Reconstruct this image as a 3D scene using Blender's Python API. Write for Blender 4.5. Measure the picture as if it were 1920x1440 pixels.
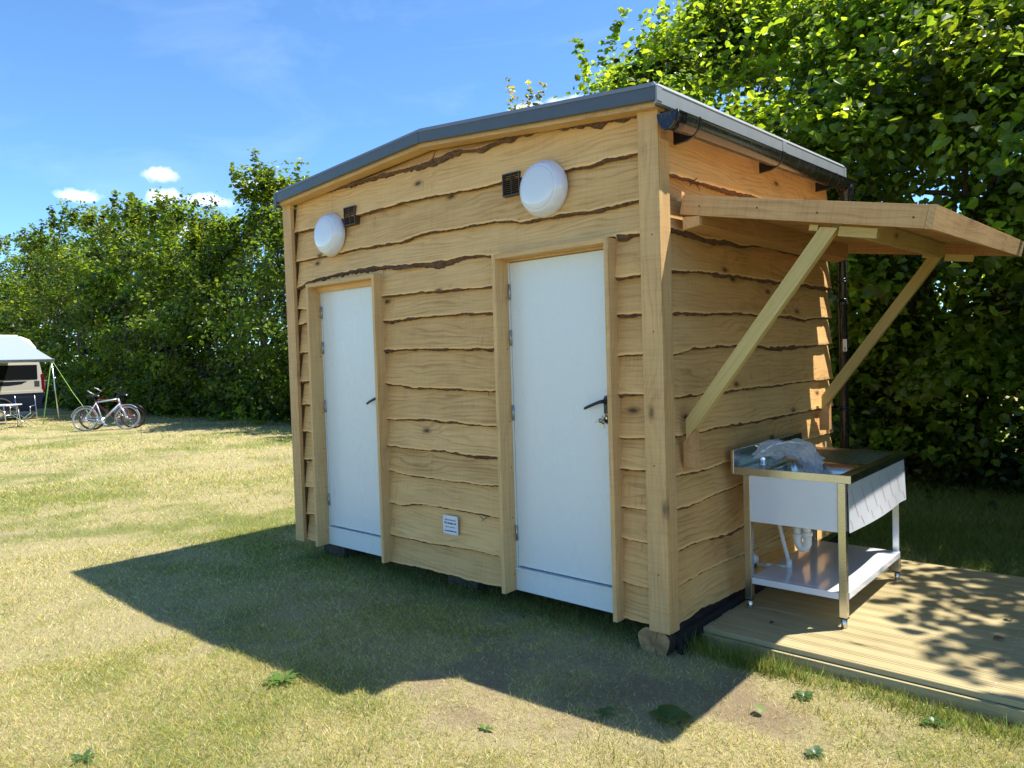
import bpy, bmesh, math, random
import numpy as np
from mathutils import Vector, Matrix
S = bpy.context.scene
for o in list(bpy.data.objects): bpy.data.objects.remove(o)

# ------------------------------------------------------------------ camera, sky, sun, exposure
CAM = np.array((2.0089, -3.5021, 1.6634))
def cam_axes(yaw=-41.4609, pitch=-2.0507, roll=-1.7654):
    y, p, r = np.radians([yaw, pitch, roll])
    f = np.array([np.sin(y)*np.cos(p), np.cos(y)*np.cos(p), np.sin(p)])
    rt = np.array([np.cos(y), -np.sin(y), 0.0]); up = np.cross(rt, f)
    return rt*np.cos(r)+up*np.sin(r), -rt*np.sin(r)+up*np.cos(r), f
RT, UP, FW = cam_axes()
cd = bpy.data.cameras.new("camera"); cam = bpy.data.objects.new("camera", cd); S.collection.objects.link(cam)
cam.matrix_world = Matrix(((RT[0], UP[0], -FW[0], CAM[0]), (RT[1], UP[1], -FW[1], CAM[1]), (RT[2], UP[2], -FW[2], CAM[2]), (0, 0, 0, 1)))
cd.sensor_width = 36.0; cd.lens = 25.94; cd.clip_start = 0.05; cd.clip_end = 3000
S.camera = cam
SUN = Vector((0.372, 0.428, 1.0)).normalized()
SUN_EL = math.asin(SUN.z); SUN_AZ = math.atan2(SUN.x, SUN.y)
sd = bpy.data.lights.new("sun", 'SUN'); sd.energy = 5.0; sd.angle = math.radians(0.53); sd.color = (1.0, 0.945, 0.86)
so = bpy.data.objects.new("sun", sd); S.collection.objects.link(so)
so.rotation_euler = SUN.to_track_quat('Z', 'Y').to_euler(); so.location = (10, 12, 25)
S.view_settings.view_transform = 'Standard'; S.view_settings.look = 'None'
S.view_settings.exposure = 0.88; S.view_settings.gamma = 1.0

class NT:
    """tiny helper for building node trees"""
    def __init__(s, tree): s.t = tree; s.n = tree.nodes; s.l = tree.links
    def add(s, typ, inputs=None, **kw):
        nd = s.n.new(typ)
        for k, v in kw.items(): setattr(nd, k, v)
        for k, v in (inputs or {}).items():
            sock = nd.inputs[k]
            if isinstance(v, bpy.types.NodeSocket): s.l.new(v, sock)
            else: sock.default_value = v
        return nd
    def math(s, op, a, b=0.0, c=None, clamp=False):
        nd = s.n.new('ShaderNodeMath'); nd.operation = op; nd.use_clamp = clamp
        for i, v in enumerate((a, b) if c is None else (a, b, c)):
            if isinstance(v, bpy.types.NodeSocket): s.l.new(v, nd.inputs[i])
            else: nd.inputs[i].default_value = v
        return nd.outputs[0]
    def vmath(s, op, a, b=(0, 0, 0)):
        nd = s.n.new('ShaderNodeVectorMath'); nd.operation = op
        for i, v in enumerate((a, b)):
            if isinstance(v, bpy.types.NodeSocket): s.l.new(v, nd.inputs[i])
            else: nd.inputs[i].default_value = v
        return nd
    def mix(s, f, a, b, mode='MIX'):
        nd = s.n.new('ShaderNodeMix'); nd.data_type = 'RGBA'; nd.blend_type = mode
        for i, v in ((0, f), (6, a), (7, b)):
            if isinstance(v, bpy.types.NodeSocket): s.l.new(v, nd.inputs[i])
            else: nd.inputs[i].default_value = v if i == 0 else (v[0], v[1], v[2], 1.0)
        return nd.outputs[2]
    def ramp(s, fac, stops, interp='LINEAR'):
        nd = s.n.new('ShaderNodeValToRGB'); cr = nd.color_ramp; cr.interpolation = interp
        while len(cr.elements) < len(stops): cr.elements.new(0.5)
        for e, (p, c) in zip(cr.elements, stops):
            e.position = p; e.color = (c, c, c, 1) if isinstance(c, (int, float)) else (c[0], c[1], c[2], 1)
        s.l.new(fac, nd.inputs[0]); return nd.outputs[0]
    def noise(s, vec, scale, detail=4.0, rough=0.55, dist=0.0):
        nd = s.add('ShaderNodeTexNoise', {'Scale': scale, 'Detail': detail, 'Roughness': rough, 'Distortion': dist})
        s.l.new(vec, nd.inputs['Vector']); return nd.outputs[0]
    def scale(s, vec, sc, loc=(0, 0, 0)):
        nd = s.add('ShaderNodeMapping', {'Scale': sc, 'Location': loc}); s.l.new(vec, nd.inputs['Vector']); return nd.outputs[0]

world = bpy.data.worlds.new("World"); S.world = world; world.use_nodes = True
w = NT(world.node_tree); w.n.clear()
sky = w.add('ShaderNodeTexSky', sky_type='NISHITA', sun_disc=False, sun_elevation=SUN_EL, sun_rotation=SUN_AZ,
            altitude=60.0, air_density=0.8, dust_density=0.0, ozone_density=3.5)
tc = w.add('ShaderNodeTexCoord'); D = tc.outputs['Generated']
# fair-weather clouds low over the hedge: each a soft lump at its own place in the sky
warp = w.add('ShaderNodeTexNoise', {'Scale': 16.0, 'Detail': 6.0, 'Roughness': 0.6}); w.l.new(D, warp.inputs['Vector'])
wv = w.vmath('SCALE', w.vmath('SUBTRACT', warp.outputs[1], (0.5, 0.5, 0.5)).outputs[0]); wv.inputs[3].default_value = 0.035
DW = w.vmath('ADD', D, wv.outputs[0]).outputs[0]
puff = w.noise(D, 34.0, 8.0, 0.62)
dens = None
for az, el, wa, we, amp in ((-71.2, 11.7, 2.1, 0.62, 1.0), (-66.4, 13.2, 1.7, 0.55, 0.95), (-66.1, 11.8, 1.6, 0.75, 1.0), (-63.2, 11.8, 1.9, 0.7, 0.9),
                            (-68.9, 11.0, 1.6, 0.3, 0.45), (-64.3, 9.3, 2.4, 0.6, 1.0), (-60.5, 12.9, 1.9, 0.6, 0.7), (-39.6, 18.4, 1.9, 0.5, 0.95), (-36.6, 18.6, 2.2, 0.6, 0.9)):
    a, e = math.radians(az), math.radians(el)
    c = np.array((math.sin(a)*math.cos(e), math.cos(a)*math.cos(e), math.sin(e)))
    ta = np.array((math.cos(a), -math.sin(a), 0)); te = np.cross(ta, c)
    df = w.vmath('SUBTRACT', DW, tuple(c)).outputs[0]
    x = w.math('MULTIPLY', w.vmath('DOT_PRODUCT', df, tuple(ta)).outputs['Value'], 1.25/math.radians(wa))
    y = w.math('MULTIPLY', w.vmath('DOT_PRODUCT', df, tuple(te)).outputs['Value'], 1.2/math.radians(we))
    z = w.math('MULTIPLY', w.vmath('DOT_PRODUCT', df, tuple(c)).outputs['Value'], 4.0)
    r2 = w.math('ADD', w.math('ADD', w.math('MULTIPLY', x, x), w.math('MULTIPLY', y, y)), w.math('MULTIPLY', z, z))
    g = w.math('MULTIPLY', w.math('EXPONENT', w.math('MULTIPLY', r2, -0.8)), amp)
    dens = g if dens is None else w.math('MAXIMUM', dens, g)
cum = w.math('MULTIPLY_ADD', w.math('SUBTRACT', puff, 0.5), 0.95, dens)
cum = w.math('MULTIPLY', w.ramp(cum, ((0.36, 0.0), (0.8, 0.7), (1.1, 1.0))), w.ramp(dens, ((0.08, 0.0), (0.3, 1.0))))
# thin high wisps
wz = w.scale(D, (2.2, 2.2, 6.5), (0.3, 0.1, 0.7))
wisp = w.math('MULTIPLY', w.ramp(w.noise(wz, 1.6, 6.0, 0.6, 0.8), ((0.52, 0.0), (0.85, 1.0))), 0.10)
tint = w.mix(1.0, sky.outputs[0], (0.66, 0.89, 1.02), 'MULTIPLY')
col = w.mix(wisp, tint, (6.4, 7.4, 8.6))
col = w.mix(w.math('MULTIPLY', cum, 0.86), col, (7.6, 7.8, 8.0))
bg = w.add('ShaderNodeBackground', {'Strength': 0.148}); w.l.new(col, bg.inputs[0])
wo = w.add('ShaderNodeOutputWorld'); w.l.new(bg.outputs[0], wo.inputs[0])

# ------------------------------------------------------------------ materials
def mat(name):
    m = bpy.data.materials.new(name); m.use_nodes = True
    t = NT(m.node_tree); t.n.clear()
    out = t.add('ShaderNodeOutputMaterial'); b = t.add('ShaderNodeBsdfPrincipled')
    t.l.new(b.outputs[0], out.inputs[0]); t.b = b; t.out = out
    return m, t
def simple(name, col, rough=0.5, metal=0.0, var=0.0, spec=0.5, bump=0.0, bscale=60.0, coat=0.0):
    m, t = mat(name); b = t.b
    b.inputs['Roughness'].default_value = rough; b.inputs['Metallic'].default_value = metal
    b.inputs['Specular IOR Level'].default_value = spec; b.inputs['Coat Weight'].default_value = coat
    tc = t.add('ShaderNodeTexCoord'); P = tc.outputs['Object']
    n = t.noise(P, 9.0, 6.0, 0.6)
    c2 = tuple(max(0.0, c*(1-var)) for c in col)
    t.l.new(t.mix(t.ramp(n, ((0.35, 0.0), (0.68, 1.0))), c2, col), b.inputs['Base Color'])
    if bump:
        bp = t.add('ShaderNodeBump', {'Strength': bump, 'Distance': 0.01}); t.l.new(t.noise(P, bscale, 5.0), bp.inputs['Height']); t.l.new(bp.outputs[0], b.inputs['Normal'])
    return m
def wood(name, light, dark, knot, rough=0.62, knots=1.0, saw=0.5, tone=0.25, sap=0.0, grey=0.0, streak=0.0):
    """solid-wood shader; the attribute gc holds (along the grain, across, depth) in metres, tone a value per plank"""
    m, t = mat(name); b = t.b
    at = t.add('ShaderNodeAttribute', attribute_name='gc'); G = at.outputs['Vector']
    tn = t.add('ShaderNodeAttribute', attribute_name='tone').outputs['Fac']
    # knots pull the grain around them
    vo = t.add('ShaderNodeTexVoronoi', {'Scale': 1.0, 'Randomness': 1.0}, voronoi_dimensions='2D'); t.l.new(t.scale(G, (1.9, 4.4, 0.0)), vo.inputs['Vector'])
    kd = vo.outputs['Distance']; kr = t.add('ShaderNodeSeparateColor'); t.l.new(vo.outputs['Color'], kr.inputs[0])
    on = t.math('GREATER_THAN', kr.outputs[0], 0.8)
    near = t.math('MULTIPLY', t.ramp(kd, ((0.0, 1.0), (0.12, 0.55), (0.42, 0.0))), on)
    kw = t.math('MULTIPLY_ADD', t.math('SUBTRACT', t.noise(t.scale(G, (40, 60, 60)), 1.0, 3.0), 0.5), 0.05, kd)
    knotm = t.math('MULTIPLY', t.math('MULTIPLY', t.ramp(kw, ((0.03, 1.0), (0.075, 0.35), (0.13, 0.0))), on), knots)
    wob = t.noise(t.scale(G, (0.9, 4.2, 4.2)), 1.0, 3.0, 0.5)
    sp = t.add('ShaderNodeSeparateXYZ'); t.l.new(G, sp.inputs[0])
    ring = t.math('ADD', t.math('MULTIPLY', wob, 9.0), t.math('MULTIPLY', near, 2.6))
    ring = t.math('ADD', ring, t.math('MULTIPLY', sp.outputs[1], 34.0))
    ring = t.math('ADD', ring, t.math('MULTIPLY', sp.outputs[2], 20.0))
    rg = t.ramp(t.math('FRACT', ring), ((0.0, 0.0), (0.5, 0.12), (0.86, 1.0), (1.0, 0.0)))
    fib = t.noise(t.scale(G, (3.0, 150.0, 150.0)), 1.0, 4.0, 0.6)
    fib2 = t.noise(t.scale(G, (2.2, 62.0, 62.0)), 1.0, 5.0, 0.7, 0.2)
    blot = t.noise(t.scale(G, (2.6, 4.5, 4.5)), 1.0, 5.0, 0.62)
    sawn = t.noise(t.scale(G, (95.0, 2.5, 2.5)), 1.0, 4.0, 0.6)
    patch = t.ramp(t.noise(t.scale(G, (2.0, 6.0, 6.0), (3, 5, 9)), 1.0, 2.0), ((0.4, 0.0), (0.62, 1.0)))
    f = t.math('MULTIPLY', t.math('MULTIPLY', rg, t.math('MULTIPLY_ADD', patch, 0.8, 0.25)), 0.42)
    f = t.math('ADD', f, t.math('MULTIPLY', t.ramp(fib2, ((0.4, 0.0), (0.72, 1.0))), 0.34))
    f = t.math('ADD', f, t.math('MULTIPLY', t.ramp(fib, ((0.38, 0.0), (0.7, 1.0))), 0.18))
    f = t.math('ADD', f, t.math('MULTIPLY', t.ramp(blot, ((0.42, 0.0), (0.75, 1.0))), 0.30))
    f = t.math('ADD', f, t.math('MULTIPLY', t.ramp(sawn, ((0.46, 0.0), (0.72, 1.0))), 0.24*saw))
    f = t.math('ADD', f, t.math('MULTIPLY', near, 0.30))
    f = t.math('ADD', f, t.math('MULTIPLY_ADD', tn, 2*tone, -tone), clamp=True)
    c = t.mix(f, light, dark)
    # nail and water streaks: short vertical marks across the grain
    st = t.noise(t.scale(G, (55.0, 2.4, 2.4)), 1.0, 2.0, 0.5); sm = t.noise(t.scale(G, (3.2, 5.0, 5.0), (7, 3, 1)), 1.0, 2.0, 0.5)
    stm = t.math('MULTIPLY', t.ramp(st, ((0.6, 0.0), (0.72, 1.0))), t.ramp(sm, ((0.58, 0.0), (0.7, 1.0))))
    c = t.mix(t.math('MULTIPLY', stm, streak), c, knot)
    if sap:
        sa = t.add('ShaderNodeAttribute', attribute_name='edge').outputs['Fac']
        c = t.mix(t.math('MULTIPLY', t.ramp(t.math('ADD', sa, t.math('MULTIPLY', blot, 0.25)), ((0.75, 0.0), (1.0, 1.0))), sap), c, (min(1, light[0]*1.2), min(1, light[1]*1.22), min(1, light[2]*1.3)))
    c = t.mix(knotm, c, knot)
    if grey:
        c = t.mix(t.math('MULTIPLY', t.ramp(t.noise(t.scale(G, (2.0, 20.0, 20.0)), 1.0, 5.0), ((0.45, 0.0), (0.7, 1.0))), grey), c, (0.30, 0.27, 0.23))
    t.l.new(c, b.inputs['Base Color']); b.inputs['Roughness'].default_value = rough; b.inputs['Specular IOR Level'].default_value = 0.25
    bp = t.add('ShaderNodeBump', {'Strength': 0.35, 'Distance': 0.004})
    h = t.math('ADD', t.math('MULTIPLY', fib, 0.5), t.math('MULTIPLY', t.math('MULTIPLY', sawn, saw), 0.5)); h = t.math('SUBTRACT', h, knotm)
    t.l.new(h, bp.inputs['Height']); t.l.new(bp.outputs[0], b.inputs['Normal'])
    return m
M = {}
M['clad'] = wood('waney_cladding', (0.80, 0.50, 0.205), (0.42, 0.22, 0.07), (0.11, 0.058, 0.028), tone=0.2, sap=0.6, streak=0.5)
M['post'] = wood('sawn_oak', (0.74, 0.475, 0.205), (0.47, 0.27, 0.105), (0.12, 0.07, 0.04), saw=1.0, knots=0.8, tone=0.15, grey=0.15)
M['canopy'] = wood('canopy_timber', (0.68, 0.41, 0.18), (0.43, 0.225, 0.085), (0.11, 0.055, 0.025), saw=1.2, knots=0.6)
M['rough'] = wood('rough_sawn_timber', (0.72, 0.47, 0.22), (0.36, 0.19, 0.07), (0.12, 0.06, 0.03), saw=1.6, knots=0.4)
M['pine'] = wood('treated_pine', (0.60, 0.46, 0.18), (0.40, 0.275, 0.085), (0.16, 0.09, 0.035), saw=0.2, knots=0.9)
M['deck'] = wood('decking_pine', (0.46, 0.38, 0.20), (0.28, 0.22, 0.10), (0.13, 0.08, 0.04), saw=0.1, knots=0.9, tone=0.2)
# bark on the waney edges
m, t = mat('bark'); tcn = t.add('ShaderNodeTexCoord'); P = tcn.outputs['Object']
n1 = t.noise(t.scale(P, (14, 14, 90)), 1.0, 6.0, 0.65); n2 = t.noise(P, 60.0, 5.0, 0.6)
t.l.new(t.mix(t.ramp(t.math('MULTIPLY_ADD', n2, 0.5, t.math('MULTIPLY', n1, 0.5)), ((0.36, 0.0), (0.66, 1.0))), (0.05, 0.028, 0.018), (0.21, 0.115, 0.068)), t.b.inputs['Base Color'])
t.b.inputs['Roughness'].default_value = 0.95; bp = t.add('ShaderNodeBump', {'Strength': 0.9, 'Distance': 0.01}); t.l.new(n2, bp.inputs['Height']); t.l.new(bp.outputs[0], t.b.inputs['Normal']); M['bark'] = m
M['trunk'] = simple('hazel_bark', (0.13, 0.10, 0.07), 0.9, var=0.5, bump=0.5, bscale=30)
M['dark'] = simple('black_membrane', (0.012, 0.011, 0.011), 0.8, var=0.3)
M['endgrain'] = simple('log_end', (0.56, 0.34, 0.15), 0.85, var=0.65, bump=0.9, bscale=30)
M['logbark'] = simple('log_bark', (0.055, 0.038, 0.028), 0.95, var=0.6, bump=0.9, bscale=35)
M['sleeper'] = simple('weathered_sleeper', (0.10, 0.085, 0.07), 0.9, var=0.5, bump=0.5, bscale=40)
M['trim_dark'] = simple('grey_roof_trim', (0.078, 0.098, 0.118), 0.42, var=0.10, spec=0.5)
M['trim_sunlit'] = simple('sunlit_grey_roof_trim', (0.27, 0.30, 0.325), 0.45, var=0.10, spec=0.6)  # same roof trim, sunlight on the eaves painted in as a lighter grey
M['roof'] = simple('grey_roof_membrane', (0.10, 0.11, 0.12), 0.6, var=0.2)
m, t = mat('black_gutter_plastic'); tcn = t.add('ShaderNodeTexCoord'); P = tcn.outputs['Object']
n = t.ramp(t.noise(t.scale(P, (18, 60, 9)), 1.0, 8.0, 0.7), ((0.52, 0.0), (0.72, 1.0)))
t.l.new(t.mix(t.math('MULTIPLY', n, 0.3), (0.012, 0.012, 0.014), (0.16, 0.155, 0.14)), t.b.inputs['Base Color'])
t.l.new(t.math('MULTIPLY_ADD', n, 0.35, 0.16), t.b.inputs['Roughness']); M['gutter'] = m
M['white'] = simple('white_door_paint', (0.72, 0.755, 0.775), 0.28, var=0.03, spec=0.5)
m, t = mat('white_door_paint'); tcn = t.add('ShaderNodeTexCoord'); P = tcn.outputs['Object']; sp = t.add('ShaderNodeSeparateXYZ'); t.l.new(P, sp.inputs[0])
low = t.ramp(sp.outputs[2], ((0.2, 1.0), (0.75, 0.0))); spk = t.ramp(t.noise(P, 120.0, 2.0), ((0.62, 0.0), (0.72, 1.0))); smu = t.noise(t.scale(P, (3, 3, 1.2)), 1.6, 5.0, 0.6)
c = t.mix(t.math('MULTIPLY', smu, 0.035), (0.74, 0.775, 0.76), (0.60, 0.60, 0.56)); c = t.mix(t.math('MULTIPLY', t.math('MULTIPLY', low, spk), 0.30), c, (0.32, 0.27, 0.19))
t.l.new(c, t.b.inputs['Base Color']); t.l.new(t.math('MULTIPLY_ADD', smu, 0.05, 0.25), t.b.inputs['Roughness'])
bp = t.add('ShaderNodeBump', {'Strength': 0.02, 'Distance': 0.02}); t.l.new(t.noise(P, 5.0, 2.0), bp.inputs['Height']); t.l.new(bp.outputs[0], t.b.inputs['Normal']); M['white'] = m
M['lamp'] = simple('white_lamp_plastic', (0.74, 0.74, 0.80), 0.12, spec=0.5, coat=0.8)
m, t = mat('opal_diffuser'); t.b.inputs['Base Color'].default_value = (0.68, 0.71, 0.76, 1); t.b.inputs['Roughness'].default_value = 0.08; t.b.inputs['Coat Weight'].default_value = 1.0; M['opal'] = m
M['vent'] = simple('brown_vent_plastic', (0.045, 0.027, 0.018), 0.45, var=0.2)
M['ventframe'] = simple('brown_vent_frame', (0.075, 0.05, 0.035), 0.5, var=0.2)
M['black'] = simple('black_handle', (0.012, 0.013, 0.017), 0.32)
M['chrome'] = simple('chrome', (0.82, 0.83, 0.85), 0.08, 1.0)
M['brass'] = simple('key_metal', (0.42, 0.34, 0.24), 0.3, 1.0)
m, t = mat('brushed_steel'); tcn = t.add('ShaderNodeTexCoord'); P = tcn.outputs['Object']
n = t.noise(t.scale(P, (400, 6, 400)), 1.0, 3.0); n2 = t.noise(P, 6.0, 5.0)
t.l.new(t.mix(n2, (0.55, 0.53, 0.49), (0.70, 0.68, 0.64)), t.b.inputs['Base Color']); t.b.inputs['Metallic'].default_value = 1.0
t.l.new(t.math('MULTIPLY_ADD', n, 0.16, 0.17), t.b.inputs['Roughness']); M['steel'] = m
M['film'] = simple('protective_film', (0.72, 0.75, 0.80), 0.2, var=0.04, coat=0.3)
M['shelf'] = simple('film_covered_shelf', (0.74, 0.75, 0.79), 0.12, var=0.05, coat=0.5)
M['red_ink'] = simple('red_ink', (0.45, 0.06, 0.09), 0.5)
M['blue_ink'] = simple('dark_blue_ink', (0.02, 0.06, 0.20), 0.5)
M['pvc'] = simple('white_pvc_pipe', (0.78, 0.78, 0.76), 0.3)
M['greypipe'] = simple('grey_pipe', (0.45, 0.45, 0.46), 0.35)
M['hinge'] = simple('satin_steel', (0.45, 0.45, 0.46), 0.32, 1.0)
m, t = mat('clear_polythene'); tr = t.add('ShaderNodeBsdfTransparent', {'Color': (0.93, 0.95, 0.97, 1)})
t.b.inputs['Base Color'].default_value = (0.90, 0.91, 0.93, 1); t.b.inputs['Roughness'].default_value = 0.10
lw = t.add('ShaderNodeLayerWeight', {'Blend': 0.42}); mx = t.add('ShaderNodeMixShader')
t.l.new(t.math('MULTIPLY_ADD', lw.outputs['Facing'], 0.5, 0.30, clamp=True), mx.inputs[0]); t.l.new(tr.outputs[0], mx.inputs[1]); t.l.new(t.b.outputs[0], mx.inputs[2]); t.l.new(mx.outputs[0], t.out.inputs[0]); M['bag'] = m
# leaves: colour per leaf in an attribute, light shines through
def leafmat(name, att, transl, tmix, rough=0.36, spec=0.5):
    m, t = mat(name)
    a = t.add('ShaderNodeAttribute', attribute_name=att); c = a.outputs['Color']
    t.l.new(c, t.b.inputs['Base Color']); t.b.inputs['Roughness'].default_value = rough; t.b.inputs['Specular IOR Level'].default_value = spec
    tl = t.add('ShaderNodeBsdfTranslucent'); t.l.new(t.mix(1.0, c, transl, 'MULTIPLY'), tl.inputs[0])
    mx = t.add('ShaderNodeMixShader', {0: tmix}); t.l.new(t.b.outputs[0], mx.inputs[1]); t.l.new(tl.outputs[0], mx.inputs[2]); t.l.new(mx.outputs[0], t.out.inputs[0])
    return m
M['leaf'] = leafmat('hazel_leaf', 'lc', (4.0, 3.3, 1.15), 0.5)
M['grass'] = leafmat('grass_blade', 'lc', (1.35, 1.35, 1.1), 0.5, 0.6, 0.2)
M['weed'] = leafmat('weed_leaf', 'lc', (1.8, 1.9, 1.2), 0.3)
# ground
m, t = mat('dry_lawn'); a = t.add('ShaderNodeAttribute', attribute_name='soil').outputs['Fac']; gr = t.add('ShaderNodeAttribute', attribute_name='green').outputs['Fac']
tcn = t.add('ShaderNodeTexCoord'); P = tcn.outputs['Object']
f1 = t.noise(P, 38.0, 8.0, 0.7); f2 = t.noise(P, 190.0, 4.0, 0.6); f3 = t.noise(P, 2.3, 5.0, 0.6)
straw = t.mix(t.ramp(f2, ((0.3, 0.0), (0.7, 1.0))), (0.26, 0.21, 0.105), (0.58, 0.50, 0.255))
green = t.mix(t.ramp(f2, ((0.3, 0.0), (0.7, 1.0))), (0.10, 0.11, 0.035), (0.33, 0.35, 0.11))
gf = t.math('MULTIPLY_ADD', t.math('SUBTRACT', f1, 0.5), 1.6, t.math('MULTIPLY_ADD', t.math('SUBTRACT', f3, 0.5), 0.9, gr))
c = t.mix(t.ramp(gf, ((0.3, 0.0), (0.7, 1.0))), straw, green)
soil = t.mix(f2, (0.16, 0.11, 0.065), (0.42, 0.32, 0.20))
c = t.mix(t.ramp(t.math('MULTIPLY_ADD', t.math('SUBTRACT', f1, 0.5), 1.3, a), ((0.48, 0.0), (0.8, 0.85))), c, soil)
t.l.new(c, t.b.inputs['Base Color']); t.b.inputs['Roughness'].default_value = 0.95; t.b.inputs['Specular IOR Level'].default_value = 0.1
bp = t.add('ShaderNodeBump', {'Strength': 0.8, 'Distance': 0.03}); t.l.new(t.math('ADD', f1, t.math('MULTIPLY', f2, 0.6)), bp.inputs['Height']); t.l.new(bp.outputs[0], t.b.inputs['Normal']); M['lawn'] = m
# van, bicycles, camping things
M['van_beige'] = simple('champagne_van_paint', (0.50, 0.475, 0.41), 0.25, 0.15, coat=0.5)
M['van_cream'] = simple('cream_roof_moulding', (0.72, 0.68, 0.56), 0.35)
M['van_navy'] = simple('navy_van_paint', (0.010, 0.015, 0.03), 0.35, spec=0.3)
M['glass'] = simple('dark_glass', (0.010, 0.011, 0.013), 0.06, spec=0.25)
M['taillight'] = simple('red_tail_lens', (0.11, 0.006, 0.008), 0.15)
M['orange'] = simple('orange_reflector', (0.75, 0.24, 0.02), 0.3)
M['rubber'] = simple('tyre_rubber', (0.03, 0.03, 0.032), 0.75)
M['dusty'] = simple('dusty_tyre', (0.27, 0.265, 0.25), 0.7, var=0.2)
M['alu'] = simple('satin_aluminium', (0.72, 0.73, 0.75), 0.3, 1.0)
M['silverpaint'] = simple('silver_frame_paint', (0.48, 0.51, 0.56), 0.3, 0.3, coat=0.4)
M['redpaint'] = simple('dark_red_frame_paint', (0.22, 0.02, 0.02), 0.3, coat=0.4)
M['awning'] = simple('pale_awning_fabric', (0.27, 0.325, 0.36), 0.7, var=0.03)
M['lime'] = simple('lime_webbing', (0.38, 0.66, 0.16), 0.6)
M['navyfab'] = simple('dark_navy_fabric', (0.025, 0.032, 0.05), 0.85, var=0.3)
M['tabletop'] = simple('pale_table_top', (0.66, 0.68, 0.72), 0.35)
M['sticker'] = simple('white_sticker', (0.75, 0.75, 0.74), 0.5)

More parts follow.
